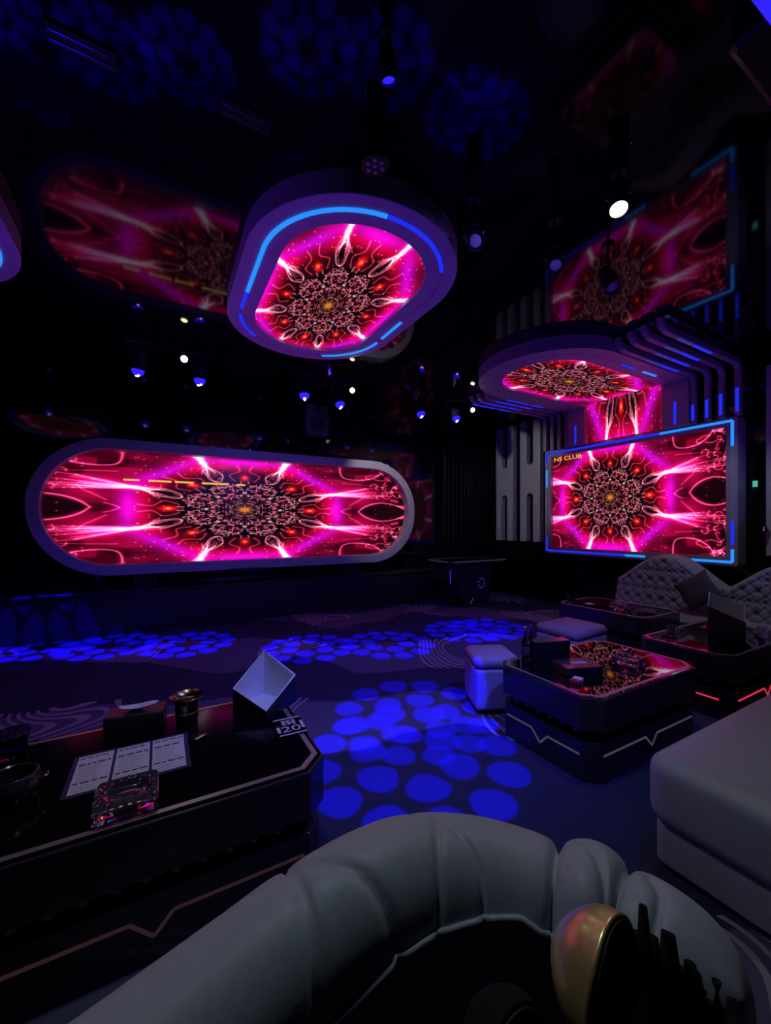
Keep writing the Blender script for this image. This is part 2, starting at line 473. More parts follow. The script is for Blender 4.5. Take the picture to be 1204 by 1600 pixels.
_CV = led_canvas()
_CV = np.where(_CV <= .04045, _CV/12.92, ((_CV+.055)/1.055)**2.4)
def led_sample(u, v, step=.0045):
    x = np.clip(np.abs(u)/step-.5, 0, _CV.shape[1]-1.001); y = np.clip(np.abs(v)/step-.5, 0, _CV.shape[0]-1.001)
    xi, yi = x.astype(int), y.astype(int); fx, fy = (x-xi)[..., None], (y-yi)[..., None]
    return (_CV[yi, xi]*(1-fx)+_CV[yi, xi+1]*fx)*(1-fy)+(_CV[yi+1, xi]*(1-fx)+_CV[yi+1, xi+1]*fx)*fy

def led_screen_material():
    m = bpy.data.materials.new('led_screen_picture'); m.use_nodes = True
    nt = m.node_tree; nt.nodes.remove(nt.nodes['Principled BSDF'])
    at = N(nt, 'ShaderNodeAttribute', attribute_name='picture')
    e = N(nt, 'ShaderNodeEmission'); e.inputs[1].default_value = LED_GAIN
    g = N(nt, 'ShaderNodeBsdfGlossy'); g.inputs[0].default_value = (.02, .02, .02, 1); g.inputs[1].default_value = .3
    a = N(nt, 'ShaderNodeAddShader')
    nt.links.new(at.outputs['Color'], e.inputs[0]); nt.links.new(e.outputs[0], a.inputs[0]); nt.links.new(g.outputs[0], a.inputs[1])
    nt.links.new(a.outputs[0], nt.nodes['Material Output'].inputs[0])
    return m
M['led'] = led_screen_material()

def led_panel(name, Mx, hx, hy, r, na, nb, fu, fv, parent, thick=.03):
    """flat LED panel with rounded-rectangle outline in local (a, b); picture mapped through fu(a,b), fv(a,b)"""
    b = np.linspace(-hy, hy, nb)
    over = np.clip(np.abs(b)-(hy-r), 0, r)
    half = hx-r+np.sqrt(np.maximum(r*r-over**2, 0))
    A = np.linspace(-1, 1, na)[None, :]*np.maximum(half, .001)[:, None]; B = np.repeat(b[:, None], na, 1)
    m4 = np.array(Mx)
    P = np.stack([A, B, np.zeros_like(A), np.ones_like(A)], -1) @ m4.T
    o = grid_mesh(name, P[..., :3], M['led'], parent, smooth=False)
    col = np.ones((nb, na, 4), dtype=np.float32); col[..., :3] = led_sample(fu(A, B), fv(A, B))
    at = o.data.color_attributes.new('picture', 'FLOAT_COLOR', 'POINT')
    at.data.foreach_set('color', col.reshape(-1))
    return o

def frameM(o, a, b, c):
    a, b, c, o = Vector(a), Vector(b), Vector(c), Vector(o)
    return Matrix(((a.x, b.x, c.x, o.x), (a.y, b.y, c.y, o.y), (a.z, b.z, c.z, o.z), (0, 0, 0, 1)))

def ribbon(mb, pts, w, z0, z1, closed=False):
    n = len(pts)
    L_, R_ = [], []
    for i, p in enumerate(pts):
        a = pts[(i-1) % n] if closed or i else p
        b = pts[(i+1) % n] if closed or i < n-1 else p
        dx, dy = b[0]-a[0], b[1]-a[1]; l = math.hypot(dx, dy) or 1
        L_.append((p[0]-dy/l*w/2, p[1]+dx/l*w/2)); R_.append((p[0]+dy/l*w/2, p[1]-dx/l*w/2))
    if closed:
        return mb.rprism(L_, R_, z0, z1)
    return mb.prism(R_+L_[::-1], z0, z1) if n == 2 else ribbon_open(mb, L_, R_, z0, z1)

def ribbon_open(mb, L_, R_, z0, z1):
    n = len(L_)
    vs = [(x, y, z0) for x, y in L_]+[(x, y, z0) for x, y in R_]+[(x, y, z1) for x, y in L_]+[(x, y, z1) for x, y in R_]
    fs = []
    for i in range(n-1):
        fs += [(i, i+1, n+i+1, n+i), (2*n+i+1, 2*n+i, 3*n+i, 3*n+i+1), (i+1, i, 2*n+i, 2*n+i+1), (n+i, n+i+1, 3*n+i+1, 3*n+i)]
    fs += [(0, n, 3*n, 2*n), (n-1, 3*n-1, 4*n-1, 2*n-1)]
    return mb.add(vs, fs)

def arc_part(pts, s0, s1):
    """piece of a closed outline between arc lengths s0 and s1"""
    P = pts+[pts[0]]; acc = [0]
    for p, q in zip(P[:-1], P[1:]): acc.append(acc[-1]+math.hypot(q[0]-p[0], q[1]-p[1]))
    def at(s):
        for i in range(len(P)-1):
            if acc[i] <= s <= acc[i+1] and acc[i+1] > acc[i]:
                t = (s-acc[i])/(acc[i+1]-acc[i]); return (P[i][0]+t*(P[i+1][0]-P[i][0]), P[i][1]+t*(P[i+1][1]-P[i][1]))
        return P[-1]
    n = max(2, int((s1-s0)/.05)+1)
    return [at(s0+(s1-s0)*k/(n-1)) for k in range(n)]

# ------------------------------------------------------------------ stage plinth and stage screen
st = empty('stage_platform', (1.0, 6.70, 0))
MB().cbox(-3.9, 4.0, -.16, .17, 0, .56, .006).build('riser', M['stage'], st)
MB().cbox(-3.9, 4.03, -.19, .17, .56, .60, .008).build('deck', M['stage'], st)
tag(st, 'long dark platform below the oval stage screen', 'stage')

FC = Vector((1.44, 0, 1.745))
sscr = empty('stage_screen', (FC.x, 6.80, .60))
def S(o): return frameM((0, o-6.80, FC.z-.60), (1, 0, 0), (0, 0, 1), (0, -1, 0))
mb = MB(); mb.M = S(6.86); mb.rprism(stadium(2.94, .945, .93, 20), stadium(2.80, .80, .79, 20), 0, .24); mb.build('frame', M['frame_grey'], sscr, bevel=.008)
mb = MB(); mb.M = S(6.86); mb.prism(stadium(2.85, .85, .82, 20), 0, .055); mb.build('backing', M['matte_black'], sscr)
CXP = -.25
led_panel('screen', S(6.80), 2.82, .80, .79, 700, 230, lambda a, b: (a-CXP)/1.57, lambda a, b: b/.745, sscr)
mb = MB(); mb.M = S(6.62); mb.box(-.55, 0.05, -.975, -.93, -.02, .02); mb.build('frame_foot', M['satin_black'], sscr)
for a0, a1 in ((-1.78, -1.48), (1.48, 1.78)):
    mb = MB(); mb.M = S(6.80); mb.box(a0, a1, -1.145, -.93, -.03, .03); mb.build('leg', M['matte_black'], sscr)
# little studs standing along the top edge of the frame
stud = None
pts = stadium(2.94, .945, .93, 40)
per = [p for p in arc_part(pts, .62, 7.0)][::1]
cum = 0; last = None; studs = []
for p in arc_part(pts, .35, 5.5):
    if last is None or math.hypot(p[0]-last[0], p[1]-last[1]) >= .105:
        if not (-1.9 < p[0] < -.2 and False): studs.append(p)
        last = p
for p in studs:
    if p[0] < -1.55: continue
    if stud is None:
        stud = MB().lathe([(.006, 0), (.012, .004), (.009, .03), (.004, .05)], 8).build('stud', M['chrome'], sscr); o = stud
    else:
        o = stud.copy(); COL.objects.link(o); o.parent = sscr
    o.location = (p[0], 6.70-6.80, FC.z-.60+p[1])
# yellow running text, too smeared to read
for k, (a, w) in enumerate(((-1.86, .20), (-1.60, .10), (-1.45, .20), (-1.18, .26), (-.88, .12), (-.70, .30), (-.36, .14))):
    mb = MB(); mb.M = S(6.795); mb.prism(stadium(w/2, .013, .012, 4, a+.05, .40), 0, .004)
    mb.build('running_text', M['ticker'], sscr)
tag(sscr, 'wide oval stage screen with grey frame showing pink kaleidoscope picture', 'screen')

# ------------------------------------------------------------------ rectangular screen on the right wall
rs = empty('wall_screen', (6.50, 3.685, .97))
RC = (3.685, 1.925)
def RW(x): return frameM((x-6.50, 0, RC[1]-.97), (0, -1, 0), (0, 0, 1), (-1, 0, 0))
HXR, HYR = 1.455, .955
mb = MB(); mb.M = RW(6.60); mb.rprism(stadium(HXR, HYR, .02, 2), stadium(HXR-.125, HYR-.115, .01, 2), 0, .25); mb.build('frame', M['frame_grey'], rs, bevel=.006)
mb = MB(); mb.M = RW(6.60); mb.box(-HXR+.05, HXR-.05, -HYR+.05, HYR-.05, 0, .17); mb.build('backing', M['matte_black'], rs)
led_panel('screen', RW(6.42), HXR-.12, HYR-.11, .004, 460, 300, lambda a, b: (a+.235)/.87, lambda a, b: (b-.025)/.80, rs)
ei = .052
def led_line(mb, p0, p1, w, z0, z1): return ribbon(mb, [p0, p1], w, z0, z1)
X_, Y_ = HXR-ei, HYR-ei
mb = MB(); mb.M = RW(6.35); mb.rprism(stadium(X_+.018, Y_+.018, .004, 1), stadium(X_-.018, Y_-.018, .004, 1), 0, .006); mb.build('led_strip', M['led_off'], rs)
for p0, p1, mt in (((-X_, Y_), (.55, Y_), 'led_blue'), ((.55, Y_), (X_, Y_), 'led_cyan'), ((X_, Y_), (X_, .58), 'led_cyan'), ((X_, -.38), (X_, -.68), 'led_blue'), ((X_, -.74), (X_, -Y_), 'led_cyan'),
                   ((X_, -Y_), (.95, -Y_), 'led_cyan'), ((-X_, -Y_), (-.2, -Y_), 'led_blue'), ((-.2, -Y_), (.05, -Y_), 'led_blue'), ((.05, -Y_), (.35, -Y_), 'led_cyan'), ((-X_, .60), (-X_, .28), 'led_cyan'), ((-X_, -.65), (-X_, -Y_), 'led_blue'), ((-X_, Y_), (-X_, .70), 'led_blue')):
    mb = MB(); mb.M = RW(6.346); led_line(mb, p0, p1, .034, 0, .006); mb.build('led_strip', M[mt], rs)
def text_mesh(body, size, ext):
    cu = bpy.data.curves.new('t', 'FONT'); cu.body = body; cu.size = size; cu.extrude = ext
    o = bpy.data.objects.new('t', cu); COL.objects.link(o); bpy.context.view_layer.update()
    me = bpy.data.meshes.new_from_object(o.evaluated_get(bpy.context.evaluated_depsgraph_get()))
    bpy.data.objects.remove(o); bpy.data.curves.remove(cu); return me
def span(me):
    xs = [v.co.x for v in me.vertices]; return (min(xs), max(xs)) if xs else (0, 0)
def letters(body, size, Mx, mt, parent, name='letter', sx=1., ext=.002, center=False):
    """one mesh per character"""
    total = span(text_mesh(body, size, ext))[1]; sh = -total/2 if center else 0
    for k, ch in enumerate(body):
        if ch == ' ': continue
        me = text_mesh(ch, size, ext); x = span(text_mesh(body[:k+1], size, ext))[1]-span(me)[1]
        me.name = name; me.materials.clear(); me.materials.append(mt)
        o = bpy.data.objects.new(name, me); COL.objects.link(o)
        o.parent = parent; o.matrix_local = Mx @ Matrix.Diagonal((sx, 1, 1, 1)) @ Matrix.Translation((x+sh, 0, 0))
letters('NS CLUB', .105, RW(6.412) @ Matrix.Translation((-HXR+.15, HYR-.205, 0)), M['ticker'], rs, sx=1.35, ext=.002)
mb = MB(); mb.M = RW(6.415); mb.box(1.02, 1.2, -HYR+.13, -HYR+.136, 0, .003); mb.build('status_mark', M['led_white_dim'], rs)
tag(rs, 'rectangular wall screen with blue lit border above the tufted sofas', 'screen')

# ------------------------------------------------------------------ curved canopy with screen and ribs
cp = empty('led_canopy', (6.60, 3.67, CEIL))
def CM(z): return frameM((-6.60, 0, z-CEIL), (1, 0, 0), (0, 1, 0), (0, 0, -1))
def canopy_outline(w, xc, n=28, xe=6.60):
    pts = [(xe, -w)]
    pts = [(xe, w)]+[(xc-w*math.sin(math.radians(180*k/n)), w*math.cos(math.radians(180*k/n))) for k in range(n+1)]+[(xe, -w)]
    return pts
ZC = 3.50
o_, i_ = canopy_outline(.93, 4.61), canopy_outline(.60, 4.60, xe=6.31)
mb = MB(); mb.M = CM(CEIL-.002)
n = len(o_)
ring_pts_o, ring_pts_i = o_, i_
vs, fs = [], []
dz = CEIL-.002-ZC
for zz in (0, dz):
    vs += [(x, y, zz) for x, y in o_]+[(x, y, zz) for x, y in i_]
for k in range(n-1):
    fs += [(k, k+1, 2*n+k+1, 2*n+k), (n+k+1, n+k, 3*n+k, 3*n+k+1), (2*n+k, 2*n+k+1, 3*n+k+1, 3*n+k), (k+1, k, n+k, n+k+1)]
mb.add(vs, fs); mb.build('canopy_frame', M['frame_grey'], cp)
mb = MB(); mb.M = CM(CEIL-.003); mb.prism(canopy_outline(.66, 4.60, xe=6.5), 0, .06); mb.build('backing', M['matte_black'], cp)
# underside picture
nb, na = 150, 330
b = np.linspace(-.6, .6, nb); x_l = 4.60-np.sqrt(np.maximum(.36-b**2, 0))
T = np.linspace(0, 1, na)[None, :]
A = x_l[:, None]*(1-T)+6.30*T; B = np.repeat(b[:, None], na, 1)
m4 = np.array(CM(ZC+.03)); P = np.stack([A, B, np.zeros_like(A), np.ones_like(A)], -1) @ m4.T
o = grid_mesh('canopy_screen', P[..., :3], M['led'], cp, smooth=False)
col = np.ones((nb, na, 4), dtype=np.float32); col[..., :3] = led_sample((A-5.05)/1.25, B/.60)
o.data.color_attributes.new('picture', 'FLOAT_COLOR', 'POINT').data.foreach_set('color', col.reshape(-1))
# picture strip running down the wall
na, nb = 150, 110
zz = np.linspace(2.88, ZC+.03, nb)
B = np.repeat(np.linspace(-.6, .6, na)[None, :], nb, 0); Z = np.repeat(zz[:, None], na, 1)
P = np.stack([np.full_like(B, 6.30-6.60), B, Z-CEIL], -1)
o = grid_mesh('wall_strip_screen', P, M['led'], cp, smooth=False)
col = np.ones((nb, na, 4), dtype=np.float32); col[..., :3] = led_sample(.62+(ZC-Z)*.55, B/.60)
o.data.color_attributes.new('picture', 'FLOAT_COLOR', 'POINT').data.foreach_set('color', col.reshape(-1))
for s in (-1, 1):
    y0_, y1_ = sorted((s*.60, s*.93))
    mb = MB(); mb.box(6.27-6.6, 0, y0_, y1_, 2.88-CEIL, ZC-CEIL); mb.build('side_panel', M['frame_grey'], cp, bevel=.006)
    mb = MB(); mb.box(6.262-6.6, 6.27-6.6, s*.77-.016, s*.77+.016, 2.90-CEIL, 3.22-CEIL); mb.build('led_strip', M['led_blue'], cp)
out = [(x, y) for x, y in canopy_outline(.76, 4.61)]
mb = MB(); mb.M = CM(ZC); ribbon_pts = out
ribbon(mb, out, .014, 0, .004); mb.build('led_strip', M['led_off'], cp)
for xa, xb, mt in ((5.0, 5.3, 'led_blue'), (5.48, 5.8, 'led_cyan')):
    mb = MB(); mb.M = CM(ZC); mb.box(xa, xb, -.775, -.745, 0, .007); mb.build('led_strip', M[mt], cp)
ribs = [(2.22-3.67, 4.56), (2.39-3.67, 4.58), (2.54-3.67, 4.60), (2.70-3.67, 4.62), (4.66-3.67, 4.62), (4.81-3.67, 4.60), (4.96-3.67, 4.58), (5.11-3.67, 4.56)]
for k, (yy, xe) in enumerate(ribs):
    zr = 3.545-CEIL
    path = [(xe-6.6-.06, zr+.105), (xe-6.6-.03, zr+.04), (xe-6.6+.03, zr+.008), (xe-6.6+.10, zr)]
    path += [(6.22-6.6, zr)]+[(6.22-6.6+.12*math.sin(math.radians(a)), zr-.12*(1-math.cos(math.radians(a)))) for a in (25, 50, 75, 90)]+[(6.34-6.6, 2.88-CEIL)]
    vs, fs = [], []
    w = .032
    for i, (px_, pz_) in enumerate(path):
        a_ = path[max(i-1, 0)]; b_ = path[min(i+1, len(path)-1)]; dx, dzz = b_[0]-a_[0], b_[1]-a_[1]; l = math.hypot(dx, dzz)
        nx, nz_ = -dzz/l*.035, dx/l*.035
        vs += [(px_-nx, yy-w, pz_-nz_), (px_-nx, yy+w, pz_-nz_), (px_+nx, yy+w, pz_+nz_), (px_+nx, yy-w, pz_+nz_)]
    for i in range(len(path)-1):
        for j in range(4): fs.append((i*4+j, i*4+(j+1) % 4, i*4+4+(j+1) % 4, i*4+4+j))
    fs += [(3, 2, 1, 0), tuple(len(vs)-4+j for j in range(4))]
    rb = MB().add(vs, fs).build('rib', M['rib_grey'], cp, bevel=.006)
    near = yy < 0
    for (xa, xb, mt) in (((5.30, 5.72, 'led_blue'), (4.96, 5.26, 'led_dim')) if near else ((4.95, 5.45, 'led_blue'), (5.5, 5.8, 'led_blue'))):
        off = .10*(k % 4) if near else -.1*(k % 4)
        mb = MB(); mb.box(xa+off-6.6-.1, xb+off-6.6-.1, yy-.016, yy+.016, zr-.040, zr-.033); mb.build('led_strip', M[mt], rb)
    if near:
        mb = MB(); mb.box(6.298-6.6, 6.306-6.6, yy-.016, yy+.016, 2.92-CEIL, 3.22-.03*k-CEIL); mb.build('led_strip', M['led_blue'], rb)
tag(cp, 'curved grey canopy with pink screen and blue lit ribs above wall screen', 'canopy')

# ------------------------------------------------------------------ ceiling rings
def ceiling_ring(cx, cy, label, pic=True):
    t = empty('ceiling_ring', (cx, cy, CEIL))
    def RM(z): return frameM((0, 0, z-CEIL), (1, 0, 0), (0, 1, 0), (0, 0, -1))
    hx, hy, r = .83, 1.27, .82
    mb = MB(); mb.M = RM(CEIL-.001); mb.rprism(stadium(hx, hy, r, 22), stadium(.58, 1.02, .57, 22), 0, .16); mb.build('ring_frame', M['ring_paint'], t, bevel=.006)
    mb = MB(); mb.M = RM(CEIL-.002); mb.prism(stadium(.62, 1.06, .60, 16), 0, .08); mb.build('backing', M['matte_black'], t)
    led_panel('screen', RM(3.535), .59, 1.03, .575, (220 if pic else 60), (380 if pic else 110), lambda a, b: (b-.10)/1.0, lambda a, b: a/.56, t)
    sp = stadium(.71, 1.15, .70, 22)
    mb = MB(); mb.M = RM(3.50); ribbon(mb, sp, .018, 0, .004, closed=True); mb.build('led_strip', M['led_off'], t)
    for s0, s1, mt in ((2.5, 4.15, 'led_cyan'), (4.15, 4.9, 'led_blue'), (2.2, 2.5, 'led_blue'), (5.75, 6.15, 'led_cyan'), (.02, .8, 'led_cyan'), (1.65, 2.1, 'led_blue')):
        mb = MB(); mb.M = RM(3.499); ribbon(mb, arc_part(sp, s0, s1), .030, 0, .008); mb.build('led_strip', M[mt], t)
    tag(t, label, 'ceiling light', 'oval screen rings on the ceiling')
    return t
ceiling_ring(1.355, 3.40, 'oval ceiling ring with pink screen and blue light line, the fully visible one')
ceiling_ring(-1.74, 3.40, 'oval ceiling ring cut off by the left edge of the photo', False)

# ------------------------------------------------------------------ slotted wall panels
def slot_panel(y1, y0, z0, z1, label):
    t = empty('slotted_wall_panel', (6.60, (y0+y1)/2, z0))
    w, h = (y1-y0), z1-z0
    def PM(x): return frameM((x-6.60, 0, 0), (0, -1, 0), (0, 0, 1), (-1, 0, 0))
    sw = w*.17
    o_ = [(-w/2, 0), (-sw, 0)]+[(-sw*math.cos(math.radians(a)), h*.40+sw*math.sin(math.radians(a))-sw) for a in range(0, 181, 20)]+[(sw, 0), (w/2, 0), (w/2, h)]
    o_ += [(sw, h)]+[(sw*math.cos(math.radians(a)), h*.635-sw*math.sin(math.radians(a))+sw) for a in range(0, 181, 20)]+[(-sw, h), (-w/2, h)]
    mb = MB(); mb.M = PM(6.60); mb.prism(o_, .005, .13); mb.build('plate', M['panel_grey'], t, bevel=.008)
    for s in (-1, 1):
        a = s*(w/2+sw)/2
        mb = MB(); mb.M = PM(6.47); mb.prism(stadium(.028, h*.105, .026, 4, a, h*.21), -.004, .012); mb.build('light_bar', M['led_white_dim'], t)
    tag(t, label, 'wall panel', 'slotted grey wall panels')
    return t
slot_panel(6.53, 6.05, 1.16, 3.60, 'grey slotted wall panel farther from the wall screen, near the corner')
slot_panel(5.85, 5.36, 1.16, 3.60, 'grey slotted wall panel next to the left side of wall screen')
sp3 = slot_panel(2.00, 1.50, 1.12, 3.45, 'grey slotted wall panel at the far right edge of the photo')
sg = empty('indicator_sign', (6.60, 2.14, 2.0)); MB().cbox(-.02, 0, -.04, .03, -.08, .08, .004).build('plate', M['satin_black'], sg)
MB().cbox(-.024, -.018, -.03, .02, -.02, .06, .001).build('lit_face', M['green_lamp'], sg)
tag(sg, 'tiny green glowing sign beside the wall screen', 'sign')
kb = MB().cbox(-.20, -.12, .20, .26, .29, .33, .006).build('bracket', M['chrome'], sp3)
MB().lathe([(.018, -.05), (.022, 0), (.018, .05)], 10, (-.205, .23, .31)).build('knob', M['chrome'], kb)

# ------------------------------------------------------------------ lamps
def gobo_tree(ld, R1, R2, r, rot=0.):
    ld.use_nodes = True
    nt = ld.node_tree; L = nt.links.new
    em = nt.nodes['Emission']
    def mt(op, a, c=None, d=None, clamp=False):
        n = N(nt, 'ShaderNodeMath', operation=op, use_clamp=clamp)
        for i, q in enumerate((a, c, d)):
            if q is None: continue
            if isinstance(q, (int, float)): n.inputs[i].default_value = q
            else: L(q, n.inputs[i])
        return n.outputs[0]
    tc = N(nt, 'ShaderNodeTexCoord'); sp = N(nt, 'ShaderNodeSeparateXYZ'); L(tc.outputs['Normal'], sp.inputs[0])
    x = mt('DIVIDE', sp.outputs[0], sp.outputs[2]); y = mt('DIVIDE', sp.outputs[1], sp.outputs[2])
    rad = mt('SQRT', mt('ADD', mt('MULTIPLY', x, x), mt('MULTIPLY', y, y)))
    ang = mt('ADD', mt('ARCTAN2', y, x), math.pi+rot)
    out = None
    for R, n, ph in ((R1, 6, 0.), (R2, 12, .5)):
        k = mt('SUBTRACT', mt('FRACT', mt('ADD', mt('MULTIPLY', ang, n/(2*math.pi)), ph)), .5)
        dx = mt('MULTIPLY', mt('MULTIPLY', k, 2*math.pi/n), R)
        dy = mt('SUBTRACT', rad, R)
        d = mt('SQRT', mt('ADD', mt('MULTIPLY', dx, dx), mt('MULTIPLY', dy, dy)))
        mr = N(nt, 'ShaderNodeMapRange', interpolation_type='SMOOTHSTEP'); L(d, mr.inputs[0])
        mr.inputs[1].default_value = r*1.12; mr.inputs[2].default_value = r*.88; mr.inputs[3].default_value = 0; mr.inputs[4].default_value = 1
        out = mr.outputs[0] if out is None else mt('MAXIMUM', out, mr.outputs[0])
    L(mt('ADD', out, .012), em.inputs[1])

def add_light(name, typ, parent, loc, energy, color, size=.03, spot=None, target=None, blend=.3):
    ld = bpy.data.lights.new(name, typ); ld.energy = energy; ld.color = color; ld.shadow_soft_size = size
    if typ == 'SPOT': ld.spot_size = math.radians(spot); ld.spot_blend = blend
    o = bpy.data.objects.new(name, ld); COL.objects.link(o); o.parent = parent; o.location = loc
    if target is not None:
        d = Vector(target)-(Vector(parent.location)+Vector(loc)); o.rotation_euler = d.to_track_quat('-Z', 'Y').to_euler()
    return o

def moving_head(loc, target, label, group, lens='lamp_blue', core=True, gobo=None, energy=0, s=1.):
    """yoke-mounted moving light hanging from the ceiling; loc = pivot of the head"""
    L0 = Vector(loc); t = empty('moving_head_light', loc)
    d = (Vector(target)-L0).normalized(); top = CEIL-loc[2]
    MB().cbox(-.11*s, .11*s, -.09*s, .09*s, top-.07, top-.001, .012).build('base', M['satin_black'], t)
    side = Vector((d.y, -d.x, 0)).normalized() if abs(d.z) < .99 else Vector((1, 0, 0))
    for sg_ in (-1, 1):
        yk = MB(); p = side*sg_*.085*s
        yk.tube([(p.x, p.y, -.01), (p.x*1.05, p.y*1.05, top*.5), (p.x*.7, p.y*.7, top-.06)], [.018*s, .02*s, .018*s], 8)
        yk.build('yoke_arm', M['satin_black'], t, smooth=True, auto=40)
    R = rot_to(d)
    hb = MB(); hb.M = R; hb.lathe([(.035*s, -.11*s), (.058*s, -.10*s), (.068*s, -.04*s), (.068*s, .04*s), (.060*s, .09*s), (.064*s, .10*s), (.064*s, .115*s), (.052*s, .115*s)], 20)
    head = hb.build('head', M['satin_black'], t, smooth=True, auto=35)
    lb = MB(); lb.M = R; lb.lathe([(.052*s, .1155*s), (.051*s, .135*s), (.040*s, .155*s), (.022*s, .166*s), (.006*s, .169*s)], 18); lb.build('lens', M[lens], head, smooth=True)
    if core:
        cb = MB(); cb.M = R
        cb.lathe([(.018*s, .150*s), (.014*s, .174*s)], 12, (0.0, .012*s, 0)); cb.lathe([(.015*s, .150*s), (.010*s, .172*s)], 12, (0.004*s, -.018*s, 0)); cb.build('lens_core', M['lamp_lilac'], head)
    if energy:
        ld = add_light('beam', 'SPOT', t, tuple(d*.14*s), energy, (.004, .001, 1.), .004, 34, target, .1); ld.location = tuple(d*.19*s)
        if gobo: gobo_tree(ld.data, *gobo)
    tag(t, label, 'stage light', group)
    return t

def can_lamp(loc, target, label, group, lens, s=1., energy=0, color=(1, .95, .85), spot=80, size=.03):
    """can spotlight on a short stem with bracket"""
    t = empty('can_spotlight', loc); d = (Vector(target)-Vector(loc)).normalized(); top = CEIL-loc[2]
    MB().lathe([(.045*s, top-.022), (.045*s, top-.006), (.035*s, top-.001)], 18).build('ceiling_plate', M['satin_black'], t)
    MB().tube([(0, 0, top-.02), (0, 0, .085*s)], .010, 8).build('stem', M['satin_black'], t)
    side = Vector((d.y, -d.x, 0)).normalized() if abs(d.z) < .99 else Vector((1, 0, 0))
    br = MB(); q = side*.062*s
    br.tube([(q.x, q.y, 0), (q.x, q.y, .06*s), (0, 0, .09*s), (-q.x, -q.y, .06*s), (-q.x, -q.y, 0)], .008*s, 6); br.build('bracket', M['chrome'], t, smooth=True)
    R = rot_to(d)
    hb = MB(); hb.M = R; hb.lathe([(.02*s, -.12*s), (.048*s, -.11*s), (.053*s, -.05*s), (.055*s, .10*s), (.058*s, .105*s), (.058*s, .12*s), (.048*s, .12*s), (.046*s, .10*s)], 22)
    body = hb.build('can', M['satin_black'], t, smooth=True, auto=35)
    lb = MB(); lb.M = R; lb.lathe([(.046*s, .1005*s), (.036*s, .108*s), (.01*s, .112*s)], 18); lb.build('lens', M[lens], body, smooth=True)
    if energy: add_light('beam', 'SPOT', t, tuple(d*.14*s), energy, color, size, spot, target, .6)
    tag(t, label, 'spotlight', group)
    return t

G = 'blue moving lights hung above the stage front'
def floor_spot(x, y): return (x, y, 0)
def gob(throw, rot=0.): return (.255/throw, .50/throw, .112/throw, rot)
heads = [((-.22, 5.50, 3.46), (-.55, 6.0, 0), 'blue lit moving light above the stage, leftmost of the row', 0.1),
         ((.43, 5.50, 3.46), (.30, 5.62, 0), 'blue lit moving light just right of the leftmost yellowish spotlight', .4),
         ((1.76, 5.47, 3.46), (1.58, 4.75, 0), 'blue lit moving light alone between two pairs, below the big ring', .2),
         ((2.32, 5.58, 3.44), (2.50, 4.42, 0), 'blue lit moving light beside the middle yellowish spotlight', .3),
         ((3.70, 5.46, 3.46), (3.75, 4.42, 0), 'blue lit moving light standing alone right of the ring', .0),
         ((4.40, 5.40, 3.46), (4.15, 4.35, 0), 'blue lit moving light touching the rightmost yellowish spotlight', .5)]
for loc, tg, lb, rot in heads:
    th = (Vector(tg)-Vector(loc)).length
    moving_head(loc, tg, lb, G, gobo=gob(th, rot), energy=P_GOBO, s=1.25)
# an extra head farther left, outside the frame, throws the spots at the stage riser
moving_head((-1.6, 5.4, 3.46), (-1.25, 6.35, 0), 'blue lit moving light beyond the left edge of the photo', G, gobo=gob(3.6, .2), energy=P_GOBO)
# seven-lens LED can at the near end of the ring: throws the large flower of spots
t = empty('seven_lens_lamp', (1.02, 1.94, 3.52)); tgt = (1.41, 2.16, 0); d = (Vector(tgt)-Vector(t.location)).normalized(); R = rot_to(d)
MB().tube([(0, 0, .139), (0, 0, .03)], .012, 8).build('stem', M['satin_black'], t)
mb = MB(); mb.M = R; mb.lathe([(.03, -.09), (.06, -.08), (.075, .03), (.078, .05), (.07, .05)], 20); bd = mb.build('can', M['satin_black'], t, smooth=True, auto=35)
for k in range(7):
    a = math.radians(60*k); p = (0, 0) if k == 6 else (.043*math.cos(a), .043*math.sin(a))
    mb = MB(); mb.M = R; mb.lathe([(.014, .0505), (.011, .056)], 12, (p[0], p[1], 0)); mb.build('lens', M['lens_off'], bd)
ld = add_light('beam', 'SPOT', t, tuple(d*.07), P_GOBO*1.05, (.004, .001, 1.), .004, 40, tgt, .1); gobo_tree(ld.data, .30/3.55, .60/3.55, .128/3.55, .26)
tag(t, 'round lamp with seven small lenses on the ceiling beside the ring', 'stage light')

GW = 'white spotlights in the row above the stage'
for (x, y, z), tg_, e_, sp_, lb in (((.23, 5.30, 3.47), (.6, 1.0, 1.6), .3, 70, 'glowing yellowish spotlight at the left end above the stage'), ((2.42, 5.34, 3.47), (1.5, 1.0, 1.6), .3, 70, 'glowing yellowish spotlight in the middle above the stage'), ((4.62, 5.24, 3.47), (2.6, 1.0, 1.6), .3, 70, 'glowing yellowish spotlight at the right end, beside the canopy')):
    can_lamp((x, y, z), tg_, lb, GW, 'lamp_warm', .8, P_WHITE*e_, (1, .93, .82), sp_)
can_lamp((3.35, 5.02, 3.48), (3.75, 6.62, 2.2), 'added spotlight turned to the right end of the stage screen', 'added spotlights turned away from the viewer', 'lamp_warm', .7, P_WHITE*5., (1, .94, .86), 60)  # extra can added to brighten the right part of the stage screen frame
can_lamp((3.05, 4.80, 3.48), (6.5, 5.85, 2.3), 'added spotlight turned towards the slotted wall panels', 'added spotlights turned away from the viewer', 'lamp_warm', .7, P_WHITE*5., (.95, .94, 1.), 44)  # another added can, put in to lighten the slotted panels
can_lamp((2.43, 1.43, 3.50), (1.2, .7, 0), 'brightest white spotlight on the ceiling, in front of the mirrored screen', None, 'lamp_white', 1., P_WHITE*.9, (.92, .95, 1.), 150, .05)
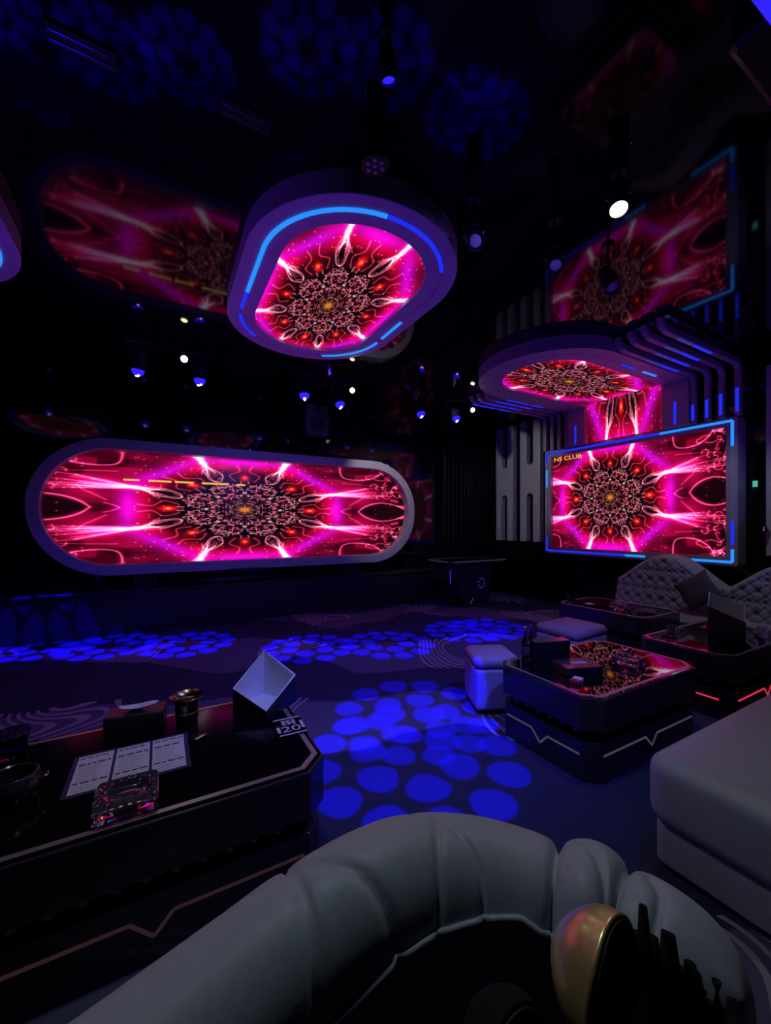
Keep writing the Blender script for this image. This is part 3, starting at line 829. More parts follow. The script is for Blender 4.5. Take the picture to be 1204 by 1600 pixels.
can_lamp((.20, 1.50, 3.50), (.30, .60, .6), 'warm spotlight on the ceiling at the top edge of photo', None, 'lamp_white', 1., P_WHITE*2.1, (.74, .90, 1.), 104, .12)
GC = 'unlit spotlights on the ceiling'
can_lamp((1.80, 2.02, 3.40), (1.3, 1.2, 2.4), 'unlit black spotlight just right of the big ceiling ring', GC, 'lens_off', 1.)
can_lamp((2.42, 1.88, 3.38), (1.9, 1.3, 2.3), 'unlit black spotlight left below the brightest ceiling spotlight', GC, 'lens_off', 1.)
can_lamp((3.02, 1.86, 3.40), (2.7, 1.2, 2.2), 'unlit black spotlight in front of the mirrored wall screen', GC, 'lens_off', 1.)
can_lamp((5.06, 1.71, 3.46), (6.0, 2.5, .6), 'white lit spotlight near the ceiling right of the ribs', None, 'lamp_white', .9, P_WHITE*1.8, (.72, .90, 1.), 84, .08)
sb = can_lamp((.86, 1.52, 3.52), (1.6, 2.0, 0), 'small blue lit spotlight above the big ring, high in the photo', None, 'lamp_blue', .6)
d = (Vector((1.72, 2.62, 0))-Vector(sb.location)).normalized(); ld = add_light('beam', 'SPOT', sb, tuple(d*.10), P_GOBO*1.1, (.004, .001, 1.), .004, 40, (1.72, 2.62, 0), .1); gobo_tree(ld.data, .28/3.9, .56/3.9, .12/3.9, .1)
# added blue fill lamps, unseen at both sides, lighting ring and canopy undersides
GB = 'added blue fill lamps out of view'
for (x, y, z), tg, lb, e in (((-1.25, 3.15, .25), (.9, 3.5, 3.5), 'added blue fill lamp on the floor beyond the left photo edge', 1.0),
                             ((5.25, .35, .30), (4.6, 3.4, 3.5), 'added blue fill lamp on the floor beyond the right photo edge', .8)):
    w = empty('added_fill_lamp', (x, y, 0)); d = (Vector(tg)-Vector((x, y, z))).normalized(); R = Matrix.Translation((0, 0, z)) @ rot_to(d)
    fb = MB(); fb.tube([(-.12, -.1, .0), (-.10, 0, z), (-.12, .1, 0)], .012, 6); fb.tube([(.12, -.1, .0), (.10, 0, z), (.12, .1, 0)], .012, 6); fb.build('foot', M['satin_black'], w)
    hb = MB(); hb.M = R; hb.lathe([(.03, -.12), (.085, -.10), (.09, .10), (.08, .10)], 20); c_ = hb.build('can', M['satin_black'], w, smooth=True, auto=35)
    lb_ = MB(); lb_.M = R; lb_.lathe([(.08, .1005), (.05, .106)], 20); lb_.build('lens', M['lamp_blue'], c_)
    add_light('beam', 'SPOT', w, tuple(Vector((0, 0, z))+d*.13), P_FILL*e, (.17, .03, 1.), .06, 95, tg, .8)
    tag(w, lb, 'stage light', GB)
# blue flood hung on the bulkhead: fills the carpet with blue
t = empty('flood_lamp', (1.82, .50, 3.30)); d = Vector((.02, .62, -.75)).normalized(); R = rot_to(d)
MB().tube([(.135, 0, .12), (.05, 0, .10), (0, 0, .02)], .012, 8).build('arm', M['satin_black'], t)
mb = MB(); mb.M = R; mb.cbox(-.10, .10, -.07, .07, -.05, .05, .012); bd = mb.build('housing', M['satin_black'], t)
mb = MB(); mb.M = R; mb.cbox(-.085, .085, -.055, .055, .050, .058, .003); mb.build('lens', M['lamp_blue'], bd)
add_light('beam', 'SPOT', t, tuple(d*.10), P_FLOOD, (.13, .11, 1.), .08, 100, (2.0, 4.9, 0), .9)
tag(t, 'blue flood lamp on the bulkhead at the top right corner', 'stage light')
# slot air diffusers in the ceiling
def slot_vent(x, y, label):
    t = empty('slot_air_vent', (x, y, CEIL), math.radians(0))
    MB().cbox(-.13, .13, -.05, .05, -.012, -.001, .004).build('body', M['satin_black'], t)
    for k in (-1, 1):
        MB().cbox(-.12, .12, k*.022-.004, k*.022+.004, -.018, -.012, .001).build('blade', M['chrome'], t)
    tag(t, label, 'air vent', 'slot vents in the ceiling')
slot_vent(-.31, 2.24, 'slot air vent in the ceiling, nearer the top left corner')
slot_vent(.39, 2.20, 'slot air vent in the ceiling above the mirrored stage picture')
# hung loudspeaker
t = empty('loudspeaker', (2.28, 6.55, 3.0))
MB().cbox(-.20, .20, -.16, .16, 0, .52, .015).build('cabinet', M['speaker'], t)
MB().cbox(-.185, .185, -.170, -.158, .02, .50, .004).build('grille', M['speaker'], t)
for z_, r_ in ((.17, .13), (.40, .06)):
    mb = MB(); mb.M = Matrix.Translation((0, -.171, z_)) @ Matrix.Rotation(math.radians(90), 4, 'X'); mb.lathe([(r_, 0), (r_, .004), (r_*.85, .006), (r_*.3, .002)], 24); mb.build('driver', M['satin_black'], t, smooth=True, auto=30)
for s in (-1, 1): MB().tube([(s*.14, 0, .52), (s*.14, 0, .655)], .008, 6).build('hanger', M['satin_black'], t)
tag(t, 'dark loudspeaker hung above the right half of the stage screen', 'loudspeaker')

# ------------------------------------------------------------------ tables
def lounge_table(cx, cy, hx, hy, rz, label, led, top='table_glass'):
    t = empty('lounge_table', (cx, cy, 0), rz)
    MB().prism(chamfer_rect(hx-.02, hy-.02, .07), 0, .235).build('base', M['lacquer'], t, bevel=.006)
    MB().prism(chamfer_rect(hx-.10, hy-.10, .05), .235, .305).build('neck', M['matte_black'], t)
    MB().prism(chamfer_rect(hx, hy, .09), .305, .496).build('slab', M['lacquer'], t, bevel=.006)
    MB().prism(chamfer_rect(hx-.012, hy-.012, .087), .496, .500).build('glass_top', M[top], t)
    tr = MB(); tr.rprism(chamfer_rect(hx-.024, hy-.024, .082), chamfer_rect(hx-.046, hy-.046, .073), .5003, .5022); tr.build('metal_trim', M['steel_trim'], t)
    # zig-zag light line on each side of the base
    for side in range(4):
        ang = side*math.pi/2; ext, off = (hx-.11, hy-.02) if side % 2 == 0 else (hy-.11, hx-.02)
        Mz = Matrix.Rotation(ang, 4, 'Z') @ frameM((0, -off, .125), (1, 0, 0), (0, 0, 1), (0, -1, 0))
        q = min(.06, ext*.2)
        for p0, p1 in (((-ext, .035), (-q*1.2, .035-.0)), ((-q*1.2, .035), (0, -.035)), ((0, -.035), (q, .03)), ((q, .03), (ext, .03))):
            mb = MB(); mb.M = Mz; ribbon(mb, [p0, p1], .012, 0, .003); mb.build('light_line', led, t)
        nst = int(ext*2/.09)
        for k in range(nst):
            a = -ext+.06+k*.09
            mb = MB(); mb.M = Mz @ Matrix.Translation((a, .145, -.085)); mb.lathe([(.018, 0), (.018, .05), (.012, .06)], 8)
            mb.build('stud', M['rib_grey'], t)
    tag(t, label, 'table', 'black lounge tables')
    return t
lounge_table(-.02, 1.99, .64, .425, 0, 'black lounge table at lower left carrying menu, ashtray and slanted cube', M['led_pink_dim'], 'dull_glass')
lounge_table(2.74, 1.77, .62, .39, 0, 'black lounge table in the middle right with pink mirror image on top', M['led_white_dim'])
lounge_table(4.38, 1.68, .66, .36, 0, 'black lounge table at the right edge with red light lines', M['led_red'])
lounge_table(4.86, 2.90, .40, .56, 0, 'black lounge table in front of the tufted wall sofa', M['led_white_dim'])

# ------------------------------------------------------------------ stools
def stool(cx, cy, hx, hy, h, rz, label):
    t = empty('cube_stool', (cx, cy, 0), rz)
    MB().cbox(-hx, hx, -hy, hy, .04, h-.10, .015).build('body', M['stool'], t, bevel=.01)
    o = MB().cbox(-hx-.005, hx+.005, -hy-.005, hy+.005, h-.10, h, .03).build('seat_pad', M['stool'], t, smooth=True, auto=50)
    for sx in (-1, 1):
        for sy in (-1, 1): MB().lathe([(.018, 0), (.022, .04)], 10, (sx*(hx-.06), sy*(hy-.06), 0)).build('foot', M['satin_black'], t)
    tag(t, label, 'stool', 'cube stools')
stool(3.80, 2.74, .27, .24, .45, .05, 'lilac grey cube stool behind the middle table')
stool(2.385, 2.465, .175, .175, .46, math.radians(-25), 'dark purple lit cube stool at the left end of the middle table')

# ------------------------------------------------------------------ tufted sofas at the right wall
def tufted_sofa(y_a, y_b, label, crown=1.09, end=.72, seed=1):
    """camel-backed sofa against the right wall, back surface at X=6.0, from y_a (near) to y_b (far)"""
    w = y_b-y_a; t = empty('tufted_sofa', (5.75, (y_a+y_b)/2, 0))
    ns, nt_ = 130, 70
    s = np.linspace(0, 1, ns); top = end+(crown-end)*np.sin(np.pi*np.clip(s, 0, 1))**.85
    if True:
        top = end+(crown-end)*(.5-.5*np.cos(2*np.pi*s))**.62
    tt = np.linspace(0, 1, nt_)
    Sg, Tg = np.meshgrid(s, tt)
    Yl = (Sg-.5)*w; Zl = .36+Tg*(top[None, :]-.36)
    # diamond tufting
    dx, dz = .150, .125
    ci = Zl/dz
    dimple = np.zeros_like(Zl); btn = []
    for r in range(3, 9):
        zc = r*dz
        for c in range(-8, 9):
            yc = (c+(.5 if r % 2 else 0))*dx
            if abs(yc) > w/2-.06: continue
            tp = np.interp(yc/w+.5, s, top)
            if zc > tp-.06 or zc < .44: continue
            dimple += .044*np.exp(-((Yl-yc)**2+(Zl-zc)**2)/(.026**2)); btn.append((yc, zc))
    # creases along the diamond diagonals
    for sg_ in (-1, 1):
        ph = (Yl/dx+sg_*Zl/dz)
        d_ = np.abs((ph+.5) % 1-.5)*dx*.64
        dimple += .012*np.exp(-(d_/.012)**2)
    fall = np.clip(np.minimum(np.minimum(Sg, 1-Sg)*w, (1-Tg)*(top[None, :]-.36))/.07, 0, 1)
    edge = np.sqrt(1-(1-fall)**2)
    lean = .10*(1-Tg)
    X = .25-(lean+.085*edge)+dimple*edge
    front = np.stack([X, Yl, Zl], -1)
    back = np.stack([np.full_like(Yl, .46), Yl, Zl], -1)
    F = MB(); n0 = ns*nt_
    vs = np.concatenate([front.reshape(-1, 3), back.reshape(-1, 3)]).tolist(); fs = []
    for i in range(nt_-1):
        for j in range(ns-1):
            a = i*ns+j; fs.append((a, a+1, a+ns+1, a+ns))
    for i in range(nt_-1):
        fs.append((i*ns, (i+1)*ns, n0+(i+1)*ns, n0+i*ns)); fs.append((i*ns+ns-1, n0+i*ns+ns-1, n0+(i+1)*ns+ns-1, (i+1)*ns+ns-1))
    for j in range(ns-1):
        a = (nt_-1)*ns+j; fs.append((a, a+1, n0+a+1, n0+a)); fs.append((j+1, j, n0+j, n0+j+1)); 
    fs.append((n0, n0+ns-1, n0+n0-1, n0+n0-ns))
    F.v = [tuple(v) for v in vs]; F.f = fs
    F.build('backrest', M['velvet'], t, smooth=True, auto=60)
    bt = MB()
    for yc, zc in btn:
        T_ = (zc-.36)/(np.interp(yc/w+.5, s, top)-.36)
        bt.lathe([(.004, -.007), (.010, 0), (.004, .007)], 6, (.25-(.10*(1-T_)+.085)+.026, yc, zc))
    tag(bt.build('crystal_buttons', M['crystal_button'], t), kind='stuff')
    MB().cbox(-.42, .20, -w/2+.005, w/2-.005, .20, .40, .04).build('seat_cushion', M['velvet'], t, smooth=True, auto=40)
    MB().cbox(-.40, .45, -w/2+.01, w/2-.01, .05, .20, .01).build('base', M['velvet'], t)
    for sx in (-.34, .38):
        for sy in (-1, 1): MB().lathe([(.02, 0), (.026, .05)], 10, (sx, sy*(w/2-.08), 0)).build('leg', M['satin_black'], t)
    tag(t, label, 'sofa', 'tufted grey sofas along the right wall')
    return t
tufted_sofa(2.235, 3.52, 'grey button-tufted sofa under the wall screen, the fully visible one')
tufted_sofa(.95, 2.23, 'grey button-tufted sofa cut off by the right edge of the photo')
# dark cushion leaning in the corner between the two sofas
n = 24
u_ = np.linspace(-1, 1, n); Ug, Vg = np.meshgrid(u_, u_)
th = .075*np.clip((1-np.abs(Ug)**2.6)*(1-np.abs(Vg)**2.6), 0, 1)**.45
pin = 1-.10*(1-np.abs(Ug)**2)*np.abs(Vg)-.0
P1 = np.stack([Ug*.20*(1-.09*(1-Vg**2)*np.abs(Ug)), Vg*.20*(1-.09*(1-Ug**2)*np.abs(Vg)), th], -1); P2 = P1*np.array((1, 1, -1))
MX = Matrix.Translation((5.68, 2.38, .70)) @ Matrix.Rotation(math.radians(-72), 4, 'Y') @ Matrix.Rotation(math.radians(38), 4, 'Z')
cu = MB(); cu.M = MX
vs = np.concatenate([P1.reshape(-1, 3), P2.reshape(-1, 3)]).tolist(); fs = []
for i in range(n-1):
    for j in range(n-1):
        a = i*n+j; fs.append((a, a+1, a+n+1, a+n)); fs.append((n*n+a, n*n+a+n, n*n+a+n+1, n*n+a+1))
for j in range(n-1):
    for (a, b_) in ((j, j+1), ((n-1)*n+j, (n-1)*n+j+1), (j*n, (j+1)*n), (j*n+n-1, (j+1)*n+n-1)): fs.append((a, b_, n*n+b_, n*n+a))
cu.add(vs, fs)
tag(cu.build('throw_pillow', M['dark_cushion'], smooth=True), 'dark square throw pillow leaning where the two tufted sofas meet', 'pillow')

# ------------------------------------------------------------------ bench sofa at right
def rounded_slab(mb, hx, hy, z0, z1, r, e, n=8, m=5):
    """slab with rounded plan corners (r) and softened edges (e)"""
    rings = []
    for k in range(m+1):
        a = math.pi/2*k/m; rings.append((z0+e-e*math.cos(a) if False else z0+e*(1-math.sin(a)), e*(1-math.cos(a)))) if False else None
    prof = [(z0, e)]+[(z0+e*(1-math.cos(math.pi/2*k/m)), e*(1-math.sin(math.pi/2*k/m))) for k in range(1, m+1)]
    prof += [(z1-e*(1-math.sin(math.pi/2*k/m)), e*(1-math.cos(math.pi/2*k/m))) for k in range(0, m+1)]
    prof += [(z1+.004, e+.06)]
    vs, fs = [], []; cnt = None
    for z, i in prof:
        o = stadium(hx-i, hy-i, max(r-i, .01), n); cnt = len(o); vs += [(x, y, z) for x, y in o]
    for j in range(len(prof)-1):
        for k in range(cnt): fs.append((j*cnt+k, j*cnt+(k+1) % cnt, (j+1)*cnt+(k+1) % cnt, (j+1)*cnt+k))
    fs += [tuple(range(cnt-1, -1, -1)), tuple((len(prof)-1)*cnt+k for k in range(cnt))]
    return mb.add(vs, fs)
t = empty('bench_sofa', (2.78, .48, 0))
rounded_slab(MB(), .92, .52, .20, .49, .11, .07).build('seat_cushion', M['leather'], t, smooth=True, auto=60)
rounded_slab(MB(), .885, .49, .03, .20, .06, .012).build('base', M['leather'], t, smooth=True, auto=60)
rounded_slab(MB(), .92, .12, .20, .86, .10, .07).build('backrest', M['leather'], t, smooth=True, auto=60).location = (0, -.645, 0)
for sx in (-1, 1):
    for sy in (-1, 1): MB().lathe([(.02, 0), (.026, .03)], 10, (sx*.78, sy*.40, 0)).build('leg', M['satin_black'], t)
tag(t, 'pale grey bench sofa with rounded seat end in the lower right corner', 'sofa')

# ------------------------------------------------------------------ curved foreground sofa
def smooth_path(pts, n):
    P = np.array(pts, float); out = []
    m = len(P)
    for i in range(m-1):
        p0, p1, p2, p3 = P[max(i-1, 0)], P[i], P[i+1], P[min(i+2, m-1)]
        for k in range(n):
            u = k/n; out.append(.5*((2*p1)+(-p0+p2)*u+(2*p0-5*p1+4*p2-p3)*u*u+(-p0+3*p1-3*p2+p3)*u**3))
    out.append(P[-1]); return np.array(out)
CTR = [(-.72, .05), (-.66, .30), (-.50, .50), (-.28, .62), (-.02, .68), (.22, .705), (.42, .695), (.56, .64), (.655, .55), (.715, .44), (.738, .34), (.735, .25)]
TOP = [.60, .66, .715, .76, .79, .84, .872, .865, .858, .875, .86, .82]
path = smooth_path([(x, y, z) for (x, y), z in zip(CTR, TOP)], 22)
seg = np.hypot(*np.diff(path[:, :2], axis=0).T); arc = np.concatenate([[0], np.cumsum(seg)])
tan = np.gradient(path[:, :2], axis=0); tan /= np.hypot(tan[:, 0], tan[:, 1])[:, None]
nor = np.stack([-tan[:, 1], tan[:, 0]], -1)                     # points outwards (away from the viewer)
def arc_at(x, y): return arc[np.argmin((path[:, 0]-x)**2+(path[:, 1]-y)**2)]
K = 46
Wd, Hd = .130, .125
tpar = np.linspace(0, 1, K)
lobes = [arc_at(-.28, .62), arc_at(.22, .705), arc_at(.675, .52), arc_at(.722, .42)]
taper = np.sqrt(np.clip(1-np.clip((arc-arc[-1]+.10)/.10, 0, 1)**2, 0, 1))
A2, T2 = np.meshgrid(arc, tpar, indexing='ij')
# from the outer flank over the top to the inner flank, whose lower edge rises and falls in scallops
_L2, _L3, _L4 = lobes[1:4]
end_a = np.interp(arc, [0, _L2-.2, _L2+.05, _L2+.25, _L3-.06, _L3+.02, _L4-.05, _L4+.05, arc[-1]], [186, 186, 183, 172, 152, 164, 170, 154, 168])
ang = np.radians(-62+(end_a[:, None]+62)*tpar[None, :])
groove = np.zeros_like(A2); puff = np.zeros_like(A2)
def gline(pts, w=.0055, dep=.012):
    """stitched groove through (arc, t) points"""
    global groove
    q = smooth_path(pts, 10); best = np.full(A2.shape, 9.)
    for (a0, t0), (a1, t1) in zip(q[:-1], q[1:]):
        px, py = A2-a0, (T2-t0)*.55; dx, dy = a1-a0, (t1-t0)*.55
        u = np.clip((px*dx+py*dy)/(dx*dx+dy*dy+1e-9), 0, 1); best = np.minimum(best, np.hypot(px-u*dx, py-u*dy))
    groove = np.maximum(groove, dep*np.exp(-(best/w)**2)+.35*dep*np.exp(-(best/(3.2*w))**2))
L1, L2, L3, L4 = lobes
gline([(L1-.005, .45), (L1-.012, .7), (L1-.03, 1)])
gline([(L2, .36), (L2, .6), (L2-.01, 1)]); gline([(L2-.20, .40), (L2-.06, .46), (L2+.06, .60), (L2+.13, .82), (L2+.15, 1)])
gline([(L2+.29, .60), (L2+.27, .8), (L2+.25, 1)]); gline([(L2+.14, .42), (L2+.24, .48), (L2+.31, .62), (L2+.36, .85), (L2+.365, 1)])
gline([(L3, 0), (L3, .4), (L3+.0, 1)], .008, .018); gline([(L3+.035, .56), (L3+.07, .64), (L3+.095, .8), (L3+.10, 1)])
gline([(L4, 0), (L4, .5), (L4, 1)], .007, .014); gline([(L4+.03, .58), (L4+.06, .7), (L4+.075, 1)])
bounds = [0]+lobes+[arc[-1]]
pb = [0, L3, L4, arc[-1]+.15]
for a0, a1 in zip(pb[:-1], pb[1:]):
    q = np.clip((A2-a0)/(a1-a0), 0, 1); inside = (A2 >= a0) & (A2 <= a1)
    puff = np.where(inside, .022*np.sin(np.pi*q)**(.6 if a0 else .25)-.014, puff)
rr = 1+(puff-groove)/.14
nx = np.where(np.cos(ang) > 0, Wd, .105)*np.cos(ang)*rr*taper[:, None]; nz_ = Hd*(np.sin(ang)*rr-1)-.02*(1-taper[:, None])
Pr = np.zeros(A2.shape+(3,))
Pr[..., 0] = path[:, 0][:, None]+nor[:, 0][:, None]*nx; Pr[..., 1] = path[:, 1][:, None]+nor[:, 1][:, None]*nx; Pr[..., 2] = path[:, 2][:, None]+nz_
cs = empty('curved_sofa', (.05, .62, 0))
def shift(P): return P-np.array((.05, .62, 0))
grid_mesh('padded_top', shift(Pr), M['leather'], cs)
def flank(name, edge, off, mat_):
    """panel hanging from an edge of the padding down to the plinth"""
    foot = np.stack([path[:, 0]+nor[:, 0]*off*taper, path[:, 1]+nor[:, 1]*off*taper, np.full(len(path), .04)], -1)
    rows = [edge*(1-f)+foot*f if f == 0 else np.concatenate([(edge[:, :2]*(1-min(1, f*4))+foot[:, :2]*min(1, f*4)), (edge[:, 2:]*(1-f)+foot[:, 2:]*f)], 1) for f in np.linspace(0, 1, 12)]
    return grid_mesh(name, shift(np.array(rows)), mat_, cs)
flank('outer_panel', Pr[:, 0], .06, M['leather'])
flank('inner_panel', Pr[:, -1], -.095, M['leather'])
# piping along the scalloped lower edge of the padding
MB().tube([tuple(p) for p in shift(Pr[::2, -1]+np.concatenate([-nor[::2]*.004*taper[::2, None], np.zeros((len(nor[::2]), 1))], 1))], .006, 8).build('piping', M['leather'], cs, smooth=True)
grid_mesh('plinth', shift(np.array([np.stack([path[:, 0]+nor[:, 0]*o_*taper, path[:, 1]+nor[:, 1]*o_*taper, np.full(len(path), z_)], -1) for o_, z_ in ((.07, 0), (.07, .05), (-.11, .05), (-.11, 0))])), M['satin_black'], cs, smooth=False)
tag(cs, 'large pale grey curved sofa back with scalloped padding, nearest the viewer', 'sofa')

# gilded ornament on a dark drum stand inside the curve of the sofa
dr = empty('drum_stand', (.37, .16, 0))
MB().lathe([(.10, 0), (.13, .02), (.13, .05), (.05, .08), (.045, .64), (.10, .68), (.14, .70), (.14, .72)], 28).build('pedestal', M['satin_black'], dr, smooth=True, auto=40)
MB().lathe([(.142, .72), (.148, .725), (.148, .735), (.142, .74)], 28).build('top', M['lacquer'], dr, smooth=True, auto=40)
tag(dr, 'dark drum stand under the gold ornament at the bottom edge', 'stand')
gp = empty('gold_tulip_ornament', (.37, .16, .742))
def petal_cup(Mx, R_, L_, n=36, m=22, seed=0, wob=.05, cut=.45):
    """tulip cup along +Z, tip at z=0, mouth cut obliquely at the top"""
    P = []
    for i in range(m+1):
        f = i/m; rad = R_*math.sin(math.pi/2*min(1, f*1.25))**.75
        row = []
        for k in range(n):
            a = 2*math.pi*k/n; zz = L_*f*(1-cut*f*(1+math.cos(a))/2); w_ = 1+wob*math.sin(3*a+1.2)*f
            row.append(tuple(Mx @ Vector((rad*w_*math.cos(a), rad*w_*math.sin(a), zz))))
        P.append(row)
    return np.array(P)
def cup_frame(c, axis, low):
    """local Z along the cup axis, local X towards the low side of the mouth"""
    z = Vector(axis).normalized(); x = (Vector(low)-z*Vector(low).dot(z)).normalized(); y = z.cross(x)
    return frameM(c, x, y, z)
def gilded_cup(c, axis, low, R_, L_, mt, name):
    o = grid_mesh(name, petal_cup(cup_frame(c, axis, low), R_, L_), mt, gp, close_u=True)
    o.modifiers.new('shell', 'SOLIDIFY').thickness = .003
    i_ = grid_mesh('lining', petal_cup(cup_frame(Vector(c)+Vector(axis).normalized()*.006, axis, low), R_*.93, L_*.965), M['matte_black'], o, close_u=True)
    return o
AX = (-.047, -.478, .17)
gilded_cup((.02, .14, .288), AX, (.6, -.5, -.6), .055, .098, M['gold'], 'cup')
gilded_cup((-.070, .170, .240), (-.10, -.5, .12), (.6, -.5, -.6), .046, .080, M['leaf'], 'small_cup')
MB().tube([(0, 0, 0), (.0, .05, .10), (.01, .12, .21), (.02, .14, .288)], [.009, .008, .006, .005], 8).build('stem', M['gold_dim'], gp, smooth=True)
MB().tube([(0, 0, 0), (-.03, .08, .10), (-.070, .170, .240)], .006, 8).build('stem', M['leaf'], gp, smooth=True)
# dark finger-like leaves to the right
rnd = random.Random(8)
for k in range(20):
    bx, by = .115+.0046*k, .102-.0034*k+rnd.uniform(-.012, .012)
    hgt = .298-.0050*k+rnd.uniform(-.030, .018); wd_ = rnd.uniform(.009, .014)
    q0 = Vector((.02, .02, .01)); q1 = Vector((bx*.7+.02, by*.7+.01, .10)); q2 = Vector((bx, by, hgt*.82)); q3 = Vector((bx+.004, by+.004, hgt))
    MB().tube([q0, q1, (q1+q2)/2+Vector((0, 0, .01)), q2, q3], [.005, wd_*.7, wd_, wd_*.95, wd_*.45], 8).build('leaf', M['leaf'], gp, smooth=True)
tag(gp, 'gold tulip shaped ornament with dark finger-like leaves at the bottom edge', 'ornament')

# ------------------------------------------------------------------ table-top things
TZ = .5023
def slant_bucket(c, side, rz, hts, label):
    """square bucket cut off obliquely: heights given per corner (counter-clockwise from -x-y)"""
    t = empty('slanted_cube_bucket', c, rz); s = side/2; w = .008
    C4 = [(-1, -1), (1, -1), (1, 1), (-1, 1)]
    ob = MB(); vs = []
    for k, (x, y) in enumerate(C4): vs += [(x*s, y*s, 0), (x*s, y*s, hts[k]), (x*(s-w), y*(s-w), hts[k]), (x*(s-w), y*(s-w), .006)]
    fs = []
    for k in range(4):
        a, b_ = k*4, ((k+1) % 4)*4; fs += [(a, b_, b_+1, a+1), (a+2, b_+2, b_+3, a+3)]
    fs += [(12, 8, 4, 0), (3, 7, 11, 15)]
    ob.add(vs, fs); ob.build('shell', M['lacquer'], t)
    lb = MB(); vs = []
    for k, (x, y) in enumerate(C4):
        g_ = s-w-.0015; vs += [(x*g_, y*g_, hts[k]-.001), (x*g_, y*g_, .008), (x*(g_-.002), y*(g_-.002), .010), (x*(g_-.002), y*(g_-.002), hts[k]-.001)]
    fs = []
    for k in range(4):
        a, b_ = k*4, ((k+1) % 4)*4; fs += [(a, b_, b_+1, a+1), (a+2, b_+2, b_+3, a+3), (a, a+3, b_+3, b_)]
    fs += [(1, 5, 9, 13), (2, 6, 10, 14)]
    lb.add(vs, fs); lb.build('white_lining', M['white_liner'], t)
    rb = MB(); vs = []
    for k, (x, y) in enumerate(C4): vs += [(x*s, y*s, hts[k]+.0005), (x*(s-w), y*(s-w), hts[k]+.0005), (x*(s-w), y*(s-w), hts[k]+.004), (x*s, y*s, hts[k]+.004)]
    fs = []
    for k in range(4):
        a, b_ = k*4, ((k+1) % 4)*4
        for j in range(4): fs.append((a+j, b_+j, b_+(j+1) % 4, a+(j+1) % 4))
    rb.add(vs, fs); rb.build('rim', M['white_liner'], t)
    tag(t, label, 'bucket', 'slanted cube buckets'); return t
# local corner -x-y turned towards the viewer
slant_bucket((.500, 2.245, TZ), .235, math.radians(45-10.5), (.040, .150, .255, .115), 'black cube bucket with slanted white open top on the lower left table')
slant_bucket((4.36, 1.61, TZ), .25, math.radians(20), (.175, .27, .375, .285), 'black cube bucket with slanted white top on the right edge table')

def crystal_ashtray(c, s, rz, label, group='crystal ashtrays'):
    t = empty('crystal_ashtray', c, rz)
    n = 32; o_ = stadium(s, s, s*.25, 7); n = len(o_)
    def circ(r): return [(r*math.cos(2*math.pi*k/n+math.pi/2/8*0), r*math.sin(2*math.pi*k/n)) for k in range(n)]
    vs, fs = [], []; rings = []
    for sc_, z in ((.80, 0), (1., .012), (.97, .030), (1.0, .046), (.96, .052)): rings.append([(x*sc_, y*sc_, z) for x, y in o_])
    for k in range(n):   # scalloped facets
        pass
    for r, z in ((s*.80, .050), (s*.74, .040), (s*.62, .018), (s*.30, .014)): rings.append([(x, y, z) for x, y in circ(r)])
    for rg in rings: vs += rg
    for j in range(len(rings)-1):
        for k in range(n): fs.append((j*n+k, j*n+(k+1) % n, (j+1)*n+(k+1) % n, (j+1)*n+k))
    fs += [tuple(range(n-1, -1, -1)), tuple((len(rings)-1)*n+k for k in range(n))]
    MB().add(vs, fs).build('body', M['glass'], t)
    for k in range(20):
        a = 2*math.pi*k/20; m_ = MB(); m_.M = Matrix.Rotation(a, 4, 'Z') @ Matrix.Translation((s*.86, 0, .0525)); m_.lathe([(.010, 0), (.006, .004), (.001, .007)], 4)
        m_.build('facet', M['glass'], t)
    tag(t, label, 'ashtray', group); return t
crystal_ashtray((-.105, 1.695, TZ), .098, 0, 'square crystal ashtray beside the menu on the lower left table')
crystal_ashtray((2.93, 1.655, TZ), .088, .15, 'crystal ashtray on the middle table with pink mirror image')
crystal_ashtray((4.80, 2.82, TZ), .085, .1, 'sparkling crystal ashtray on the table before the tufted sofa')

# menu: three printed leaves in a dark sleeve
mn = empty('menu_card', (-.105, 1.985, TZ))
MB().cbox(-.215, .215, -.155, .155, 0, .004, .001).build('sleeve', M['plastic_sleeve'], mn)
rnd = random.Random(3)
for k in range(3):
    xc = -.135+.135*k
    lf = MB().cbox(xc-.062, xc+.062, -.140+(.0 if k else .0), .138, .004, .0052, .0002).build('leaf', M['paper'], mn)
    for row, (yy, hh) in enumerate(((.118, .010), (.066, .013), (-.072, .012))):
        x = xc-.055
        while x < xc+.045:
            w_ = rnd.uniform(.012, .03); mb = MB().box(x, min(x+w_, xc+.056), yy-hh/2, yy+hh/2, .0052, .0055); mb.build('heading', M['ink'], lf); x += w_+.006
    for row in range(13):
        yy = .048-row*.0145
        if abs(yy+.072) < .012: continue
        MB().box(xc-.05, xc+.05-rnd.uniform(0, .045), yy-.0022, yy+.0022, .0052, .0054).build('text_line', M['faint_ink'], lf)
tag(mn, 'three-panel printed menu lying on the lower left table', 'menu')

